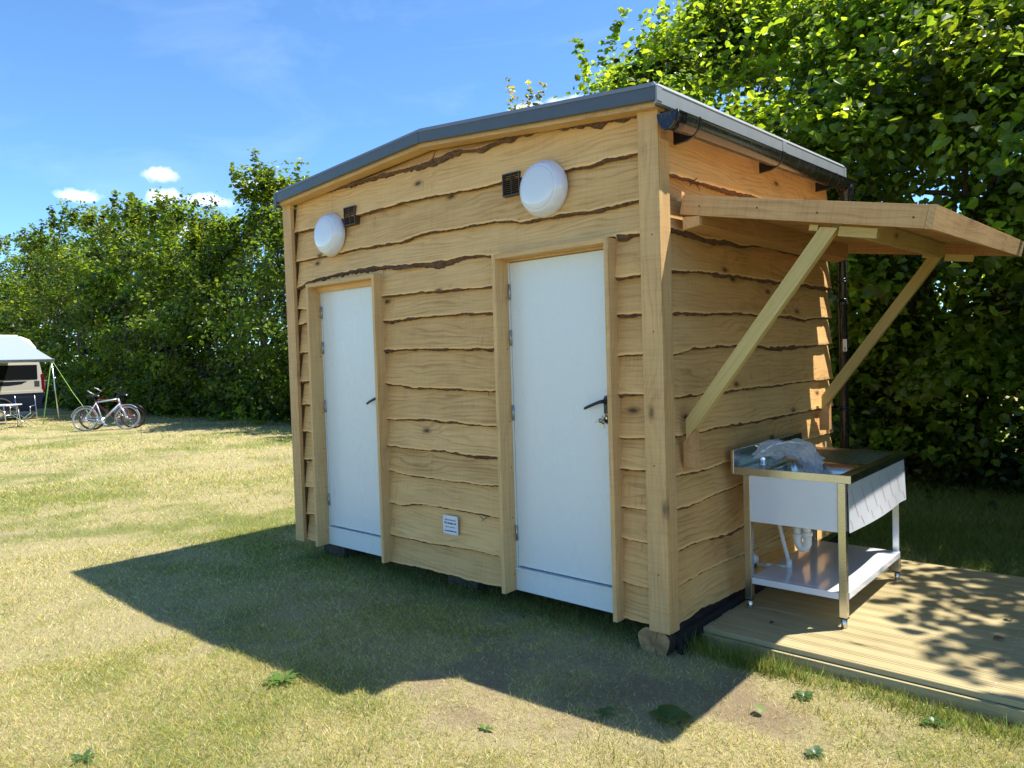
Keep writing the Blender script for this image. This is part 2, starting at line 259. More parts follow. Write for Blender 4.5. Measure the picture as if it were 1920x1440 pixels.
# ------------------------------------------------------------------ mesh helpers
rng = random.Random(7); nrs = np.random.RandomState(11)
_used = {}
def tag(o, label=None, cat=None, group=None, kind=None):
    if label: o["label"] = label
    if cat: o["category"] = cat
    if group: o["group"] = group
    if kind: o["kind"] = kind
    return o
def empty(name, loc=(0, 0, 0), rz=0.0):
    o = bpy.data.objects.new(name, None); S.collection.objects.link(o); o.location = loc; o.rotation_euler = (0, 0, rz); o.empty_display_size = 0.1
    return o
class MB:
    """collects shapes into one mesh; every vertex carries gc (wood grain coordinates), tone and edge"""
    def __init__(s): s.v = []; s.f = []; s.m = []; s.gc = []; s.tone = []; s.edge = []; s.sm = []
    def raw(s, vs, fs, mi=0, gc=None, tone=0.5, edge=None, smooth=False):
        b = len(s.v); s.v += [tuple(map(float, p)) for p in vs]
        s.f += [tuple(i+b for i in f) for f in fs]; s.m += ([mi]*len(fs) if isinstance(mi, int) else list(mi)); s.sm += [smooth]*len(fs)
        s.gc += [tuple(p) for p in (gc if gc is not None else vs)]; s.tone += [tone]*len(vs); s.edge += list(edge) if edge is not None else [0.0]*len(vs)
    def frame(s, o, ax, ay, az, lo, hi, mi=0, tone=None, bev=0.0, long=None):
        """box with corners lo..hi in the frame (o; ax, ay, az); grain runs along its longest side"""
        o = np.array(o, float); A = np.array([ax, ay, az], float); lo = np.array(lo, float); hi = np.array(hi, float); d = hi-lo
        L = int(np.argmax(d)) if long is None else long; others = [i for i in range(3) if i != L]; off = nrs.rand(3)*20
        if d[others[0]] < d[others[1]]: others = others[::-1]
        cs = []; 
        if bev <= 0 or bev*2.2 > min(d):
            pts = [(x, y, z) for x in (0, 1) for y in (0, 1) for z in (0, 1)]; loc = [lo+d*np.array(p) for p in pts]
            fs = [(0, 1, 3, 2), (4, 6, 7, 5), (0, 4, 5, 1), (2, 3, 7, 6), (0, 2, 6, 4), (1, 5, 7, 3)]
        else:
            bm = bmesh.new(); bmesh.ops.create_cube(bm, size=1.0)
            for v in bm.verts: v.co = Vector(tuple(lo+d*(np.array(v.co)+0.5)))
            bmesh.ops.bevel(bm, geom=bm.edges[:], offset=bev, segments=2, affect="EDGES", profile=0.6)
            bm.verts.index_update(); loc = [np.array(v.co) for v in bm.verts]; fs = [tuple(v.index for v in f.verts) for f in bm.faces]; bm.free()
        gc = [(p[L]+off[0], p[others[0]]+off[1], p[others[1]]+off[2]) for p in loc]
        s.raw([o+p@A for p in loc], fs, mi, gc, nrs.rand() if tone is None else tone)
    def box(s, lo, hi, mi=0, tone=None, bev=0.0, long=None):
        s.frame((0, 0, 0), (1, 0, 0), (0, 1, 0), (0, 0, 1), lo, hi, mi, tone, bev, long)
    def beam(s, a, b, side, w, h, mi=0, bev=0.0, tone=None):
        """square timber from a to b; w along side, h across"""
        a = np.array(a, float); b = np.array(b, float); x = b-a; L = np.linalg.norm(x); x /= L
        y = np.array(side, float); y -= x*(y@x); y /= np.linalg.norm(y); z = np.cross(x, y)
        s.frame(a, x, y, z, (0, -w/2, -h/2), (L, w/2, h/2), mi, tone, bev, 0)
    def tube(s, pts, r, n=8, mi=0, caps=True, closed=False, sy=1.0):
        P = [np.array(p, float) for p in pts]; R = list(r) if hasattr(r, "__len__") else [r]*len(P); N = len(P)
        up = np.array((0.0, 0.0, 1.0)); vs = []; prev = None
        for i, p in enumerate(P):
            if closed: d = P[(i+1) % N]-P[i-1]
            else: d = P[min(i+1, N-1)]-P[max(i-1, 0)]
            d = d/(np.linalg.norm(d)+1e-9)
            a = np.cross(d, up) if prev is None else prev-d*(prev@d)
            if np.linalg.norm(a) < 1e-3: a = np.cross(d, (1.0, 0, 0))
            a /= np.linalg.norm(a); prev = a; b = np.cross(d, a)
            for k in range(n):
                t = 2*math.pi*k/n; vs.append(p+R[i]*(a*math.cos(t)+b*sy*math.sin(t)))
        fs = []; K = N if closed else N-1
        for i in range(K):
            for k in range(n):
                j = (i+1) % N; fs.append((i*n+k, i*n+(k+1) % n, j*n+(k+1) % n, j*n+k))
        if caps and not closed: fs += [tuple(range(n))[::-1], tuple(range((N-1)*n, N*n))]
        s.raw(vs, fs, mi, smooth=True)
    def lathe(s, o, axis, prof, n=32, mi=0):
        """prof: (radius, distance along axis)"""
        o = np.array(o, float); z = np.array(axis, float); z /= np.linalg.norm(z)
        x = np.cross(z, (0.3, 0.5, 0.81)); x /= np.linalg.norm(x); y = np.cross(z, x); vs = []
        for r, d in prof:
            for k in range(n): a = 2*math.pi*k/n; vs.append(o+z*d+r*(x*math.cos(a)+y*math.sin(a)))
        fs = [(i*n+k, i*n+(k+1) % n, (i+1)*n+(k+1) % n, (i+1)*n+k) for i in range(len(prof)-1) for k in range(n)]
        fs += [tuple(range(n))[::-1], tuple(range((len(prof)-1)*n, len(prof)*n))]
        s.raw(vs, fs, mi, smooth=True)
    def torus(s, o, axis, R, r, n=36, m=8, mi=0):
        o = np.array(o, float); z = np.array(axis, float); z /= np.linalg.norm(z)
        x = np.cross(z, (0.3, 0.5, 0.81)); x /= np.linalg.norm(x); y = np.cross(z, x)
        s.tube([o+R*(x*math.cos(2*math.pi*k/n)+y*math.sin(2*math.pi*k/n)) for k in range(n)], r, m, mi, closed=True)
    def prism(s, prof, f0, f1, mi=0, tone=None, long=True):
        """closed 2-d profile swept between two placing functions"""
        n = len(prof); a = [f0(*p) for p in prof]; b = [f1(*p) for p in prof]; L = float(np.linalg.norm(np.array(a[0])-np.array(b[0])))
        off = nrs.rand(3)*20; gc = [(off[0], p[0]+off[1], p[1]+off[2]) for p in prof]+[(off[0]+L, p[0]+off[1], p[1]+off[2]) for p in prof]
        s.raw(a+b, [(i, (i+1) % n, n+(i+1) % n, n+i) for i in range(n)]+[tuple(range(n))[::-1], tuple(range(n, 2*n))], mi, gc, nrs.rand() if tone is None else tone)
    def build(s, name, mats, parent=None, smooth=None):
        me = bpy.data.meshes.new(name); me.from_pydata(s.v, [], s.f)
        for mm in (mats if isinstance(mats, (list, tuple)) else [mats]): me.materials.append(M[mm])
        me.polygons.foreach_set("material_index", s.m)
        me.polygons.foreach_set("use_smooth", s.sm if smooth is None else [smooth]*len(s.f))
        a = me.attributes.new("gc", "FLOAT_VECTOR", "POINT"); a.data.foreach_set("vector", np.array(s.gc, np.float32).ravel())
        a = me.attributes.new("tone", "FLOAT", "POINT"); a.data.foreach_set("value", np.array(s.tone, np.float32))
        a = me.attributes.new("edge", "FLOAT", "POINT"); a.data.foreach_set("value", np.array(s.edge, np.float32))
        bm = bmesh.new(); bm.from_mesh(me); bmesh.ops.recalc_face_normals(bm, faces=bm.faces[:]); bm.to_mesh(me); bm.free()
        me.update(); o = bpy.data.objects.new(name, me); S.collection.objects.link(o)
        if parent is not None: o.parent = parent
        return o
def vnoise(x, seed):
    """smooth 1-d value noise, -1..1"""
    r = np.random.RandomState(seed % 100003).rand(4096)*2-1; x = np.asarray(x, float)+500.0
    i = np.floor(x).astype(int); f = x-i; f = f*f*(3-2*f); return r[i % 4096]*(1-f)+r[(i+1) % 4096]*f
def vnoise2(x, y, seed):
    r = np.random.RandomState(seed).rand(256, 256); x = np.asarray(x, float)+1000; y = np.asarray(y, float)+1000
    i = np.floor(x).astype(int); j = np.floor(y).astype(int); f = x-i; g = y-j; f = f*f*(3-2*f); g = g*g*(3-2*g); i %= 256; j %= 256; k = (i+1) % 256; l = (j+1) % 256
    return (r[i, j]*(1-f)+r[k, j]*f)*(1-g)+(r[i, l]*(1-f)+r[k, l]*f)*g
def fbm2(x, y, seed, o=4):
    return sum(vnoise2(x*2**k, y*2**k, seed+k)*0.5**k for k in range(o))/sum(0.5**k for k in range(o))
# ------------------------------------------------------------------ the timber toilet shed
# lower edges of the waney boards, measured along each wall and up it, in metres
FULL=[
[(-3.267, 3.057), (-3.036, 3.054), (-2.783, 3.052), (-2.544, 3.045), (-2.303, 3.048), (-2.104, 3.044), (-1.914, 3.037), (-1.77, 3.048), (-1.582, 3.057), (-1.533, 3.058), (-1.358, 3.027), (-1.279, 3.035), (-1.135, 3.044), (-0.977, 3.049), (-0.856, 3.049), (-0.72, 3.037), (-0.562, 3.008), (-0.429, 2.995), (-0.326, 2.996), (-0.161, 2.984)] ,
[(-3.57, 2.777), (-3.361, 2.775), (-3.196, 2.779), (-2.686, 2.797), (-2.407, 2.796), (-2.117, 2.801), (-1.847, 2.802), (-1.595, 2.785), (-1.546, 2.785), (-1.313, 2.778), (-1.168, 2.781), (-1.093, 2.787), (-0.645, 2.761), (-0.552, 2.759), (-0.463, 2.752), (-0.376, 2.764), (-0.291, 2.764), (-0.164, 2.756)] ,
[(-3.563, 2.53), (-3.249, 2.533), (-3.071, 2.538), (-2.9, 2.534), (-2.816, 2.539), (-2.654, 2.541), (-2.348, 2.53), (-2.147, 2.524), (-2.02, 2.548), (-1.86, 2.554), (-1.607, 2.545), (-1.558, 2.543), (-1.346, 2.541), (-1.211, 2.537), (-1.072, 2.517), (-0.978, 2.498), (-0.847, 2.498), (-0.749, 2.495), (-0.607, 2.497), (-0.472, 2.491), (-0.341, 2.492), (-0.163, 2.499)] ,
[(-3.567, 2.302), (-3.42, 2.323), (-3.392, 2.343), (-3.082, 2.366), (-2.745, 2.374), (-2.586, 2.375), (-2.447, 2.377), (-2.284, 2.365), (-2.218, 2.357), (-2.008, 2.352), (-1.809, 2.343), (-1.737, 2.341), (-1.619, 2.343), (-1.493, 2.347), (-1.24, 2.324), (-1.39, 2.338), (-1.237, 2.331), (-0.355, 2.324), (-0.262, 2.324), (-0.164, 2.32)] ,
]
MID=[
[(-2.473, 2.155), (-2.382, 2.144), (-2.23, 2.145), (-2.019, 2.146), (-1.771, 2.14), (-1.537, 2.135), (-1.241, 2.125)] ,
[(-2.456, 1.966), (-2.227, 1.958), (-2.12, 1.967), (-1.902, 1.971), (-1.661, 1.967), (-1.433, 1.961), (-1.238, 1.958)] ,
[(-2.459, 1.741), (-2.199, 1.749), (-1.989, 1.745), (-1.672, 1.733), (-1.444, 1.728), (-1.24, 1.722)] ,
[(-2.448, 1.502), (-2.281, 1.485), (-2.082, 1.463), (-1.805, 1.46), (-1.513, 1.452), (-1.391, 1.443), (-1.236, 1.449)] ,
[(-2.46, 1.221), (-2.285, 1.224), (-2.11, 1.23), (-1.897, 1.232), (-1.682, 1.225), (-1.477, 1.22), (-1.347, 1.213), (-1.238, 1.213)] ,
[(-2.467, 1.022), (-2.216, 1.022), (-2.014, 1.014), (-1.864, 1.02), (-1.664, 1.015), (-1.487, 1.007), (-1.239, 1.008)] ,
[(-2.448, 0.844), (-2.275, 0.823), (-2.086, 0.813), (-1.845, 0.818), (-1.563, 0.816), (-1.43, 0.811), (-1.238, 0.823)] ,
[(-2.458, 0.595), (-2.322, 0.585), (-2.248, 0.583), (-2.144, 0.607), (-2.004, 0.618), (-1.855, 0.616), (-1.573, 0.614), (-1.237, 0.606)] ,
[(-2.452, 0.345), (-2.253, 0.349), (-2.018, 0.34), (-1.724, 0.351), (-1.45, 0.36), (-1.239, 0.35)] ,
[(-2.438, 0.138), (-2.265, 0.14), (-1.953, 0.144), (-1.734, 0.142), (-1.46, 0.141), (-1.241, 0.153)] ,
]
RIGHT=[
[(-0.366, 2.097), (-0.288, 2.087), (-0.167, 2.095)] ,
[(-0.364, 1.881), (-0.265, 1.878), (-0.165, 1.882)] ,
[(-0.363, 1.651), (-0.165, 1.654)] ,
[(-0.365, 1.43), (-0.162, 1.434)] ,
[(-0.362, 1.187), (-0.266, 1.179), (-0.159, 1.191)] ,
[(-0.361, 1.007), (-0.156, 1.007)] ,
[(-0.36, 0.788), (-0.151, 0.788)] ,
[(-0.356, 0.618), (-0.146, 0.601)] ,
[(-0.358, 0.361), (-0.249, 0.352), (-0.145, 0.351)] ,
[(-0.348, 0.144), (-0.143, 0.148)] ,
]
LEFT=[
[(-3.568, 2.139), (-3.388, 2.114)] ,
[(-3.557, 1.998), (-3.375, 2.004)] ,
[(-3.55, 1.753), (-3.375, 1.757)] ,
[(-3.553, 1.509), (-3.378, 1.513)] ,
[(-3.545, 1.315), (-3.371, 1.318)] ,
[(-3.538, 1.088), (-3.373, 1.073)] ,
[(-3.54, 0.841), (-3.369, 0.847)] ,
[(-3.548, 0.606), (-3.361, 0.611)] ,
[(-3.544, 0.372), (-3.363, 0.376)] ,
[(-3.538, 0.155), (-3.364, 0.148)] ,
]
SIDE=[
[(0.159, 2.639), (0.361, 2.647), (0.598, 2.654), (0.939, 2.667), (1.205, 2.678)] ,
[(0.162, 2.35), (0.347, 2.343), (0.621, 2.332), (0.967, 2.343), (1.143, 2.331), (1.284, 2.358), (1.506, 2.384), (1.769, 2.382), (2.205, 2.382), (2.879, 2.415)] ,
[(0.159, 2.115), (0.518, 2.129), (0.915, 2.134), (1.37, 2.135), (1.758, 2.139), (2.194, 2.141), (2.867, 2.145)] ,
[(0.157, 1.883), (0.506, 1.887), (1.124, 1.9), (1.483, 1.89), (1.887, 1.898), (2.182, 1.877), (2.373, 1.897), (2.893, 1.907)] ,
[(0.155, 1.648), (0.412, 1.681), (0.686, 1.69), (0.988, 1.694), (1.287, 1.695), (1.501, 1.672), (1.894, 1.679), (2.831, 1.688)] ,
[(0.161, 1.409), (0.533, 1.411), (0.975, 1.413), (1.416, 1.409), (1.881, 1.408), (2.818, 1.404)] ,
[(0.163, 1.189), (0.468, 1.187), (0.751, 1.193), (1.127, 1.187), (1.479, 1.186), (1.871, 1.185), (2.502, 1.178), (2.862, 1.179)] ,
[(0.165, 0.972), (0.458, 0.956), (0.653, 0.966), (0.892, 0.962)] ,
[(0.168, 0.778), (0.45, 0.777), (0.645, 0.79), (1.043, 0.796)] ,
[(0.177, 0.549), (0.439, 0.549), (0.633, 0.529), (0.902, 0.515), (1.08, 0.529)] ,
[(0.185, 0.352), (0.512, 0.359), (0.772, 0.351), (1.088, 0.336), (1.63, 0.331)] ,
[(0.2, 0.139), (0.263, 0.133), (0.421, 0.151), (0.615, 0.137), (1.078, 0.117)] ,
]
shed = empty('timber_shed', (-1.8, 1.4, 0))
tag(shed, 'wooden toilet shed clad in waney boards with two white doors and grey gable roof', 'shed')
inv = Matrix.Translation((1.8, -1.4, 0))
def part(mb, name, mats, parent=shed, **k):
    o = mb.build(name, mats, parent, **k); o.matrix_parent_inverse = inv if parent is shed else Matrix(); return o
# roof surface: a low ridge runs back from the middle of the front, the right eave climbs a little towards the back
RX0, RXR, RX1, RY0, RY1 = -3.625, -1.80, 0.048, -0.085, 2.95
def rz(x, y):
    zl, zr_, ze = 3.13, 3.245, 3.072
    z = zl+(zr_-zl)*(x-RX0)/(RXR-RX0) if x < RXR else zr_+(ze-zr_)*(x-RXR)/(RX1-RXR)
    return z+0.031*(y-RY0)
def front(u, out, z): return (u, 0.075-out, z)
def side(u, out, z): return (-0.07+out, u, z)
bid = [0]
def board(mb, place, lip, top, u0, u1, bark=1.0, step=0.012, proud=0.042, over=False):
    bid[0] += 1; sd_ = bid[0]*37; n = max(3, int((u1-u0)/step)+1); u = np.linspace(u0, u1, n)
    lp = sorted(lip); lx = np.array([p[0] for p in lp]); lz = np.array([p[1] for p in lp])
    # ease between the measured points
    zb = np.zeros(n)
    for o_ in np.linspace(-0.035, 0.035, 5): zb += np.interp(u+o_, lx, lz)/5
    zb += 0.003*vnoise(u*9, sd_)+0.0018*vnoise(u*31, sd_+1)+0.0012*vnoise(u*80, sd_+2)
    zt = np.array([top(x) for x in u]); zt = np.maximum(zt, zb+0.012)
    bk = np.clip(0.55+0.75*vnoise(u*2.3, sd_+3)+0.45*vnoise(u*12, sd_+4)+0.3*vnoise(u*45, sd_+5), 0.35, 1.8)*bark
    pr = proud+0.004*vnoise(u*1.7, sd_+6)+0.0015*vnoise(u*8, sd_+8)
    rows = []; t_ = [1.0, 0.72, 0.45, 0.2, 0.1, 0.0]
    off = nrs.rand(3)*30; vs = []; gc = []; ed = []
    for q in t_[:]:
        z = zb+(zt-zb)*q; o_ = pr+(-0.004-pr)*q+0.0012*vnoise(u*4+q*7, sd_+7)
        vs += [place(a, b, c) for a, b, c in zip(u, o_, z)]; gc += [(a+off[0], c-zb.mean()+off[1], off[2]+b) for a, b, c in zip(u, o_, z)]; ed += list(np.clip(1-(z-zb)/0.055, 0, 1))
    lipb = 0.0035+0.006*np.clip(vnoise(u*17, sd_+11)+0.25+0.4*(bk-0.6), 0, 1.4)+0.002*vnoise(u*70, sd_+12)
    if over: ov = ((u > -1.21) & (u < -0.30)); zb = np.where(ov, np.maximum(zb, 2.3285), zb); bk = np.where(ov, 0.05, bk); lipb = np.where(ov, 0.001, lipb)
    m_ = len(t_); vs[-n:] = [place(a, b, c) for a, b, c in zip(u, pr, zb+lipb)]
    for k_, (dz, do) in enumerate(((0.0, 0.005), (0.008, 0.012), (0.014, 0.022), (0.012, 0.036))):
        rough_ = 0.003*vnoise(u*60+k_*9, sd_+9+k_)
        z = zb-dz*bk+rough_*0.5; o_ = np.maximum(pr-do*(0.45+0.55*np.minimum(bk, 1.2))+rough_, -0.004)
        vs += [place(a, b, c) for a, b, c in zip(u, o_, z)]; gc += [(a+off[0], off[1]-k_*.01, off[2]) for a in u]; ed += [1.0]*n
    R = len(t_)+4; fs = []; mi = []
    for r in range(R-1):
        for i in range(n-1):
            fs.append((r*n+i, r*n+i+1, (r+1)*n+i+1, (r+1)*n+i)); mi.append(1 if r >= len(t_)-1 and bk[i] > 0.12 else 0)
    mb.raw(vs, fs, mi, gc, nrs.rand(), ed, smooth=True)
def lipf(pts):
    lp = sorted(pts); lx = [p[0] for p in lp]; lz = [p[1] for p in lp]; return lambda x: float(np.interp(x, lx, lz))
# front wall: four full-width boards above the doors, then three stacks between posts and door linings
mb = MB(); X0, X1 = -3.53, -0.118
board(mb, front, FULL[0], lambda x: rz(x, 0)-0.115, X0, -1.792, 2.0)
board(mb, front, FULL[0], lambda x: rz(x, 0)-0.115, -1.788, X1, 2.0)
for k in (1, 2, 3): board(mb, front, FULL[k], (lambda g: lambda x: g(x)+0.035)(lipf(FULL[k-1])), X0, X1, 0.55 if k == 1 else (0.7 if k == 2 else 1.9), over=(k == 3))
def stack(mb, rowset, u0, u1, place, top0, barks=None):
    prev = top0
    for i, r in enumerate(rowset):
        board(mb, place, r, (lambda g: lambda x: g(x)+0.035)(prev), u0, u1, (barks[i] if barks else 0.9)); prev = lipf(r)
f4 = lipf(FULL[3])
stack(mb, MID, -2.405, -1.185, front, f4, [0.8, 1.3, 1.4, 0.9, 0.8, 1.0, 0.6, 0.5, 0.5, 0.6])
stack(mb, RIGHT, -0.318, -0.118, front, f4, [1.0, 0.9, 0.9, 1.0, 0.8, 0.7, 0.4, 0.6, 0.5, 0.6])
stack(mb, LEFT, -3.53, -3.29, front, f4, [0.7]*10)
# a torn strip of bark hanging below the board beside the left door
vs = []; n = 40; u = np.linspace(-2.33, -1.93, n)
for k_, (o_, dz) in enumerate(((0.034, 0.004), (0.045, -0.014), (0.040, -0.034), (0.024, -0.036))):
    z = np.array([f4(x) for x in u])+dz*(0.75+0.3*vnoise(u*9+k_, 5))*np.clip(np.sin(np.linspace(0.25, 3.0, n))*1.5, 0.1, 1)+0.004*vnoise(u*70+k_*5, 6)
    vs += [front(a, o_+0.005*vnoise(a*40+k_, 8), c) for a, c in zip(u, z)]
mb.raw(vs, [(r*n+i, r*n+i+1, (r+1)*n+i+1, (r+1)*n+i) for r in range(3) for i in range(n-1)], 1)
# loose fibres sticking out of the waney edges
for x, z, dx, dz in ((-0.66, 2.50, -0.05, -0.03), (-0.22, 2.497, -0.03, -0.015), (-1.33, 1.44, 0.02, -0.03), (-1.03, 2.52, 0.03, 0.01), (-0.28, 1.0, 0.04, 0.012), (-1.44, 0.6, 0.06, -0.03), (-1.38, 0.6, -0.05, -0.035)):
    mb.tube([front(x, 0.036, z), front(x+dx*.5, 0.045, z+dz*.4), front(x+dx, 0.046, z+dz)], [0.003, 0.002, 0.001], 4, 1)
mb.box((-3.285, 0.060, 2.25), (-2.40, 0.0745, 2.42), 0)
front_clad = part(mb, 'front_cladding', ['clad', 'bark'])
# right wall
mb = MB(); Y0, Y1 = 0.115, 2.80
S_ = [sorted(r) for r in SIDE]
S_[0] += [(2.85, 2.70)]; S_[7] += [(2.85, 0.965)]; S_[8] += [(2.0, 0.775), (2.85, 0.78)]; S_[9] += [(2.0, 0.55), (2.85, 0.55)]; S_[10] += [(2.85, 0.34)]; S_[11] += [(1.8, 0.145), (2.85, 0.14)]
prev = lambda y: rz(0, y)-0.16
for i, r in enumerate(S_):
    board(mb, side, r, (lambda g: lambda x: g(x)+0.035)(prev), Y0, Y1, [0.9, 1.0, 0.9, 0.7, 1.2, 0.6, 1.1, 0.6, 0.8, 1.2, 0.7, 0.5][i]); prev = lipf(r)
for y, z, dy, dz in ((0.40, 2.645, -0.03, -0.04), (0.43, 2.645, 0.05, 0.03), (0.46, 2.645, 0.04, -0.045), (0.50, 2.645, 0.06, -0.012), (0.3, 2.11, 0.12, 0.012)):
    mb.tube([side(y, 0.04, z), side(y+dy*.5, 0.055, z+dz*.6), side(y+dy, 0.05, z+dz)], [0.004, 0.003, 0.001], 4, 1)
part(mb, 'side_cladding', ['clad', 'bark'])
# inner body closing the shed
mb = MB(); mb.box((-3.60, 0.137, 0.16), (-0.072, 2.78, 2.9)); mb.raw([(-3.6, 0.137, 2.9), (-0.072, 0.137, 2.9), (-0.072, 0.137, 2.97), (-1.8, 0.137, 3.12), (-3.6, 0.137, 3.0), (-3.6, 2.78, 2.9), (-0.072, 2.78, 2.9), (-0.072, 2.78, 3.05), (-1.8, 2.78, 3.2), (-3.6, 2.78, 3.08)],
    [(0, 1, 2, 3, 4), (5, 9, 8, 7, 6), (1, 6, 7, 2), (2, 7, 8, 3), (3, 8, 9, 4), (4, 9, 5, 0)])
part(mb, 'inner_wall', 'dark')
mb = MB()
for i in range(13):
    mb.frame((0, 0, 0), (1, 0, 0), (0, 1, 0), (0, 0, 1), (-3.62, 0.12, 0.15+i*0.22), (-3.603, 2.8, 0.36+i*0.22)); mb.box((-3.6, 2.782, 0.15+i*0.22), (-0.08, 2.80, 0.36+i*0.22))
part(mb, 'rear_cladding', ['clad'])
# corner posts
for nm, lo, hi in (('corner_post', (-0.126, 0.0, 0.13), (0.0, 0.033, 2.975)), ('corner_post', (-0.034, 0.0345, 0.125), (-0.002, 0.118, 2.81)),
                   ('corner_post', (-3.646, 0.0, 0.138), (-3.525, 0.033, 3.02)), ('corner_post', (-3.644, 0.0345, 0.135), (-3.612, 0.12, 3.0))):
    mb = MB(); mb.box(lo, hi, 0, None, 0.003); part(mb, nm, 'post')
# barge boards under the front verge, meeting at the ridge
for x0, x1 in ((RX0+0.03, RXR-0.001), (RXR+0.001, RX1-0.03)):
    mb = MB(); mb.prism([(-0.055, -0.090), (0.045, -0.090), (0.045, -0.126), (-0.055, -0.126)], lambda y, z: (x0, y, rz(x0, RY0)+z), lambda y, z: (x1, y, rz(x1, RY0)+z)); part(mb, 'barge_board', 'post')
# roof membrane, verge and eaves trims
mb = MB(); xs = (RX0+0.02, RXR, RX1-0.02); vs = [(x, y, rz(x, y)+d) for d in (-0.012, -0.09) for y in (RY0+0.03, RY1-0.03) for x in xs]
mb.raw(vs, [(0, 1, 4, 3), (1, 2, 5, 4), (6, 9, 10, 7), (7, 10, 11, 8), (0, 3, 9, 6), (2, 8, 11, 5), (0, 6, 7, 1), (1, 7, 8, 2), (3, 4, 10, 9), (4, 5, 11, 10)])
roof = part(mb, 'roof', 'roof')
def trim(name, f0, f1, prof, m='trim_dark'):
    mb = MB(); mb.prism(prof, f0, f1); return mb.build(name, m, roof)
VP = [(0.035, -0.012), (0.022, 0.0), (0.003, -0.024), (-0.003, -0.027), (-0.003, -0.031), (0.0, -0.034), (0.0, -0.098), (0.012, -0.104), (0.025, -0.098), (0.014, -0.088), (0.02, -0.035)]
VPE = [(d, z-0.014 if z < -0.08 else z) for d, z in VP]
def vf(x): return lambda d, z: (x, RY0+d, rz(x, RY0)+z)
for a, b in ((RX0+0.012, -2.05), (-2.051, RXR-0.001), (RXR+0.001, -0.9), (-0.901, RX1-0.012)): trim('verge_trim', vf(a), vf(b), VP)
def ef(y, x=RX1, s=-1): return lambda d, z: (x+s*d, y, rz(x, y)+z)
for a, b in ((RY0+0.003, 1.62), (1.622, RY1)): trim('eaves_trim', ef(a), ef(b), VPE, 'trim_sunlit')
trim('eaves_trim', ef(RY0+0.003, RX0, 1), ef(RY1, RX0, 1), VPE, 'trim_sunlit')
# lap joints and formed corners of the trims
def joint(lo, hi, o=(0, 0, 0)): mb = MB(); mb.frame(o, (1, 0, 0), (0, 1, 0), (0, 0, 1), lo, hi); mb.build('trim_joint', 'trim_sunlit' if lo[0] > 0 and o == (0, 0, 0) else 'trim_dark', roof)
joint((-0.055, 0, -0.102), (0.012, 0.004, -0.034), (RXR, RY0-0.002, rz(RXR, RY0)))
joint((RX1-0.001, 1.60, rz(RX1, 1.6)-0.10), (RX1+0.003, 1.665, rz(RX1, 1.6)-0.03)); joint((RX1-0.001, RY0-0.003, rz(RX1, 0)-0.104), (RX1+0.003, RY0+0.05, rz(RX1, 0)-0.029)); joint((RX1-0.001, RY1-0.05, rz(RX1, RY1)-0.12), (RX1+0.003, RY1+0.002, rz(RX1, RY1)-0.028))
joint((RX0-0.012, RY0-0.003, rz(RX0, RY0)-0.135), (RX0+0.03, RY0+0.002, rz(RX0, RY0)-0.025)); joint((RX0-0.014, RY0+0.0025, rz(RX0, RY0)-0.135), (RX0-0.003, RY0+0.06, rz(RX0, RY0)-0.025))
# right gutter with brackets, outlet and downpipe
mb = MB(); GX, GR = 0.080, 0.056
def gz(y): return 2.911+0.031*y
ys = np.linspace(-0.045, 2.93, 24); prof = [(GR*math.cos(a), 1.5*GR*math.sin(a)) for a in np.linspace(math.pi, 2*math.pi, 15)]; prof2 = [(p[0]*0.93, p[1]*0.95+0.002) for p in prof[::-1]]
pp = prof+[(GR+0.004, 0.004)]+prof2; n = len(pp); vs = [(GX+p[0], y, gz(y)+p[1]) for y in ys for p in pp]
mb.raw(vs, [(i*n+k, i*n+(k+1) % n, (i+1)*n+(k+1) % n, (i+1)*n+k) for i in range(len(ys)-1) for k in range(n)]+[tuple(range(n))], smooth=True)
for y in (-0.047, 2.925): mb.prism([(p[0]*1.03, p[1]*1.03) for p in prof], lambda a, b: (GX+a, y, gz(y)+b), lambda a, b: (GX+a, y+0.012, gz(y)+b))
gut = part(mb, 'gutter', 'gutter')
for y in (-0.03, 0.22, 1.38, 2.45):
    mb = MB(); wd = 0.02
    if y > 0:
        k = [(GR*1.06*math.cos(a), 1.56*GR*math.sin(a)) for a in np.linspace(math.pi*1.02, 2*math.pi, 14)]+[(GR*1.0, 0.012)]
        kk = k+[(a*0.95, b*0.95) for a, b in k[::-1]]; n = len(kk)
        mb.raw([(GX+a, y+s, gz(y)+b) for s in (-wd/2, wd/2) for a, b in kk], [(i, (i+1) % n, n+(i+1) % n, n+i) for i in range(n)]+[tuple(range(n)), tuple(range(n, 2*n))])
        mb.prism([(-0.105, -0.03), (-0.045, -0.03), (-0.01, -0.083), (0.02, -0.083), (-0.03, -0.10), (-0.105, -0.105)], lambda a, b: (GX+a, y-wd/2, gz(y)+b), lambda a, b: (GX+a, y+wd/2, gz(y)+b))
    else: mb.tube([(GX+GR*1.04*math.cos(a), y, gz(y)+1.54*GR*math.sin(a)) for a in np.linspace(math.pi, 2*math.pi, 14)], 0.005, 6)
    mb.build('gutter_bracket', 'black', gut)
mb = MB(); yo = 2.83; mb.lathe((GX, yo, gz(yo)-0.05), (0, 0, -1), [(0.06, -0.02), (0.062, 0.02), (0.05, 0.06), (0.044, 0.10), (0.044, 0.16)], 20)
mb.tube([(GX, yo, gz(yo)-0.19), (GX, yo, gz(yo)-0.25), (0.045, yo+0.01, 2.62), (0.04, yo+0.015, 2.55), (0.04, yo+0.015, 0.10)], 0.036, 16)
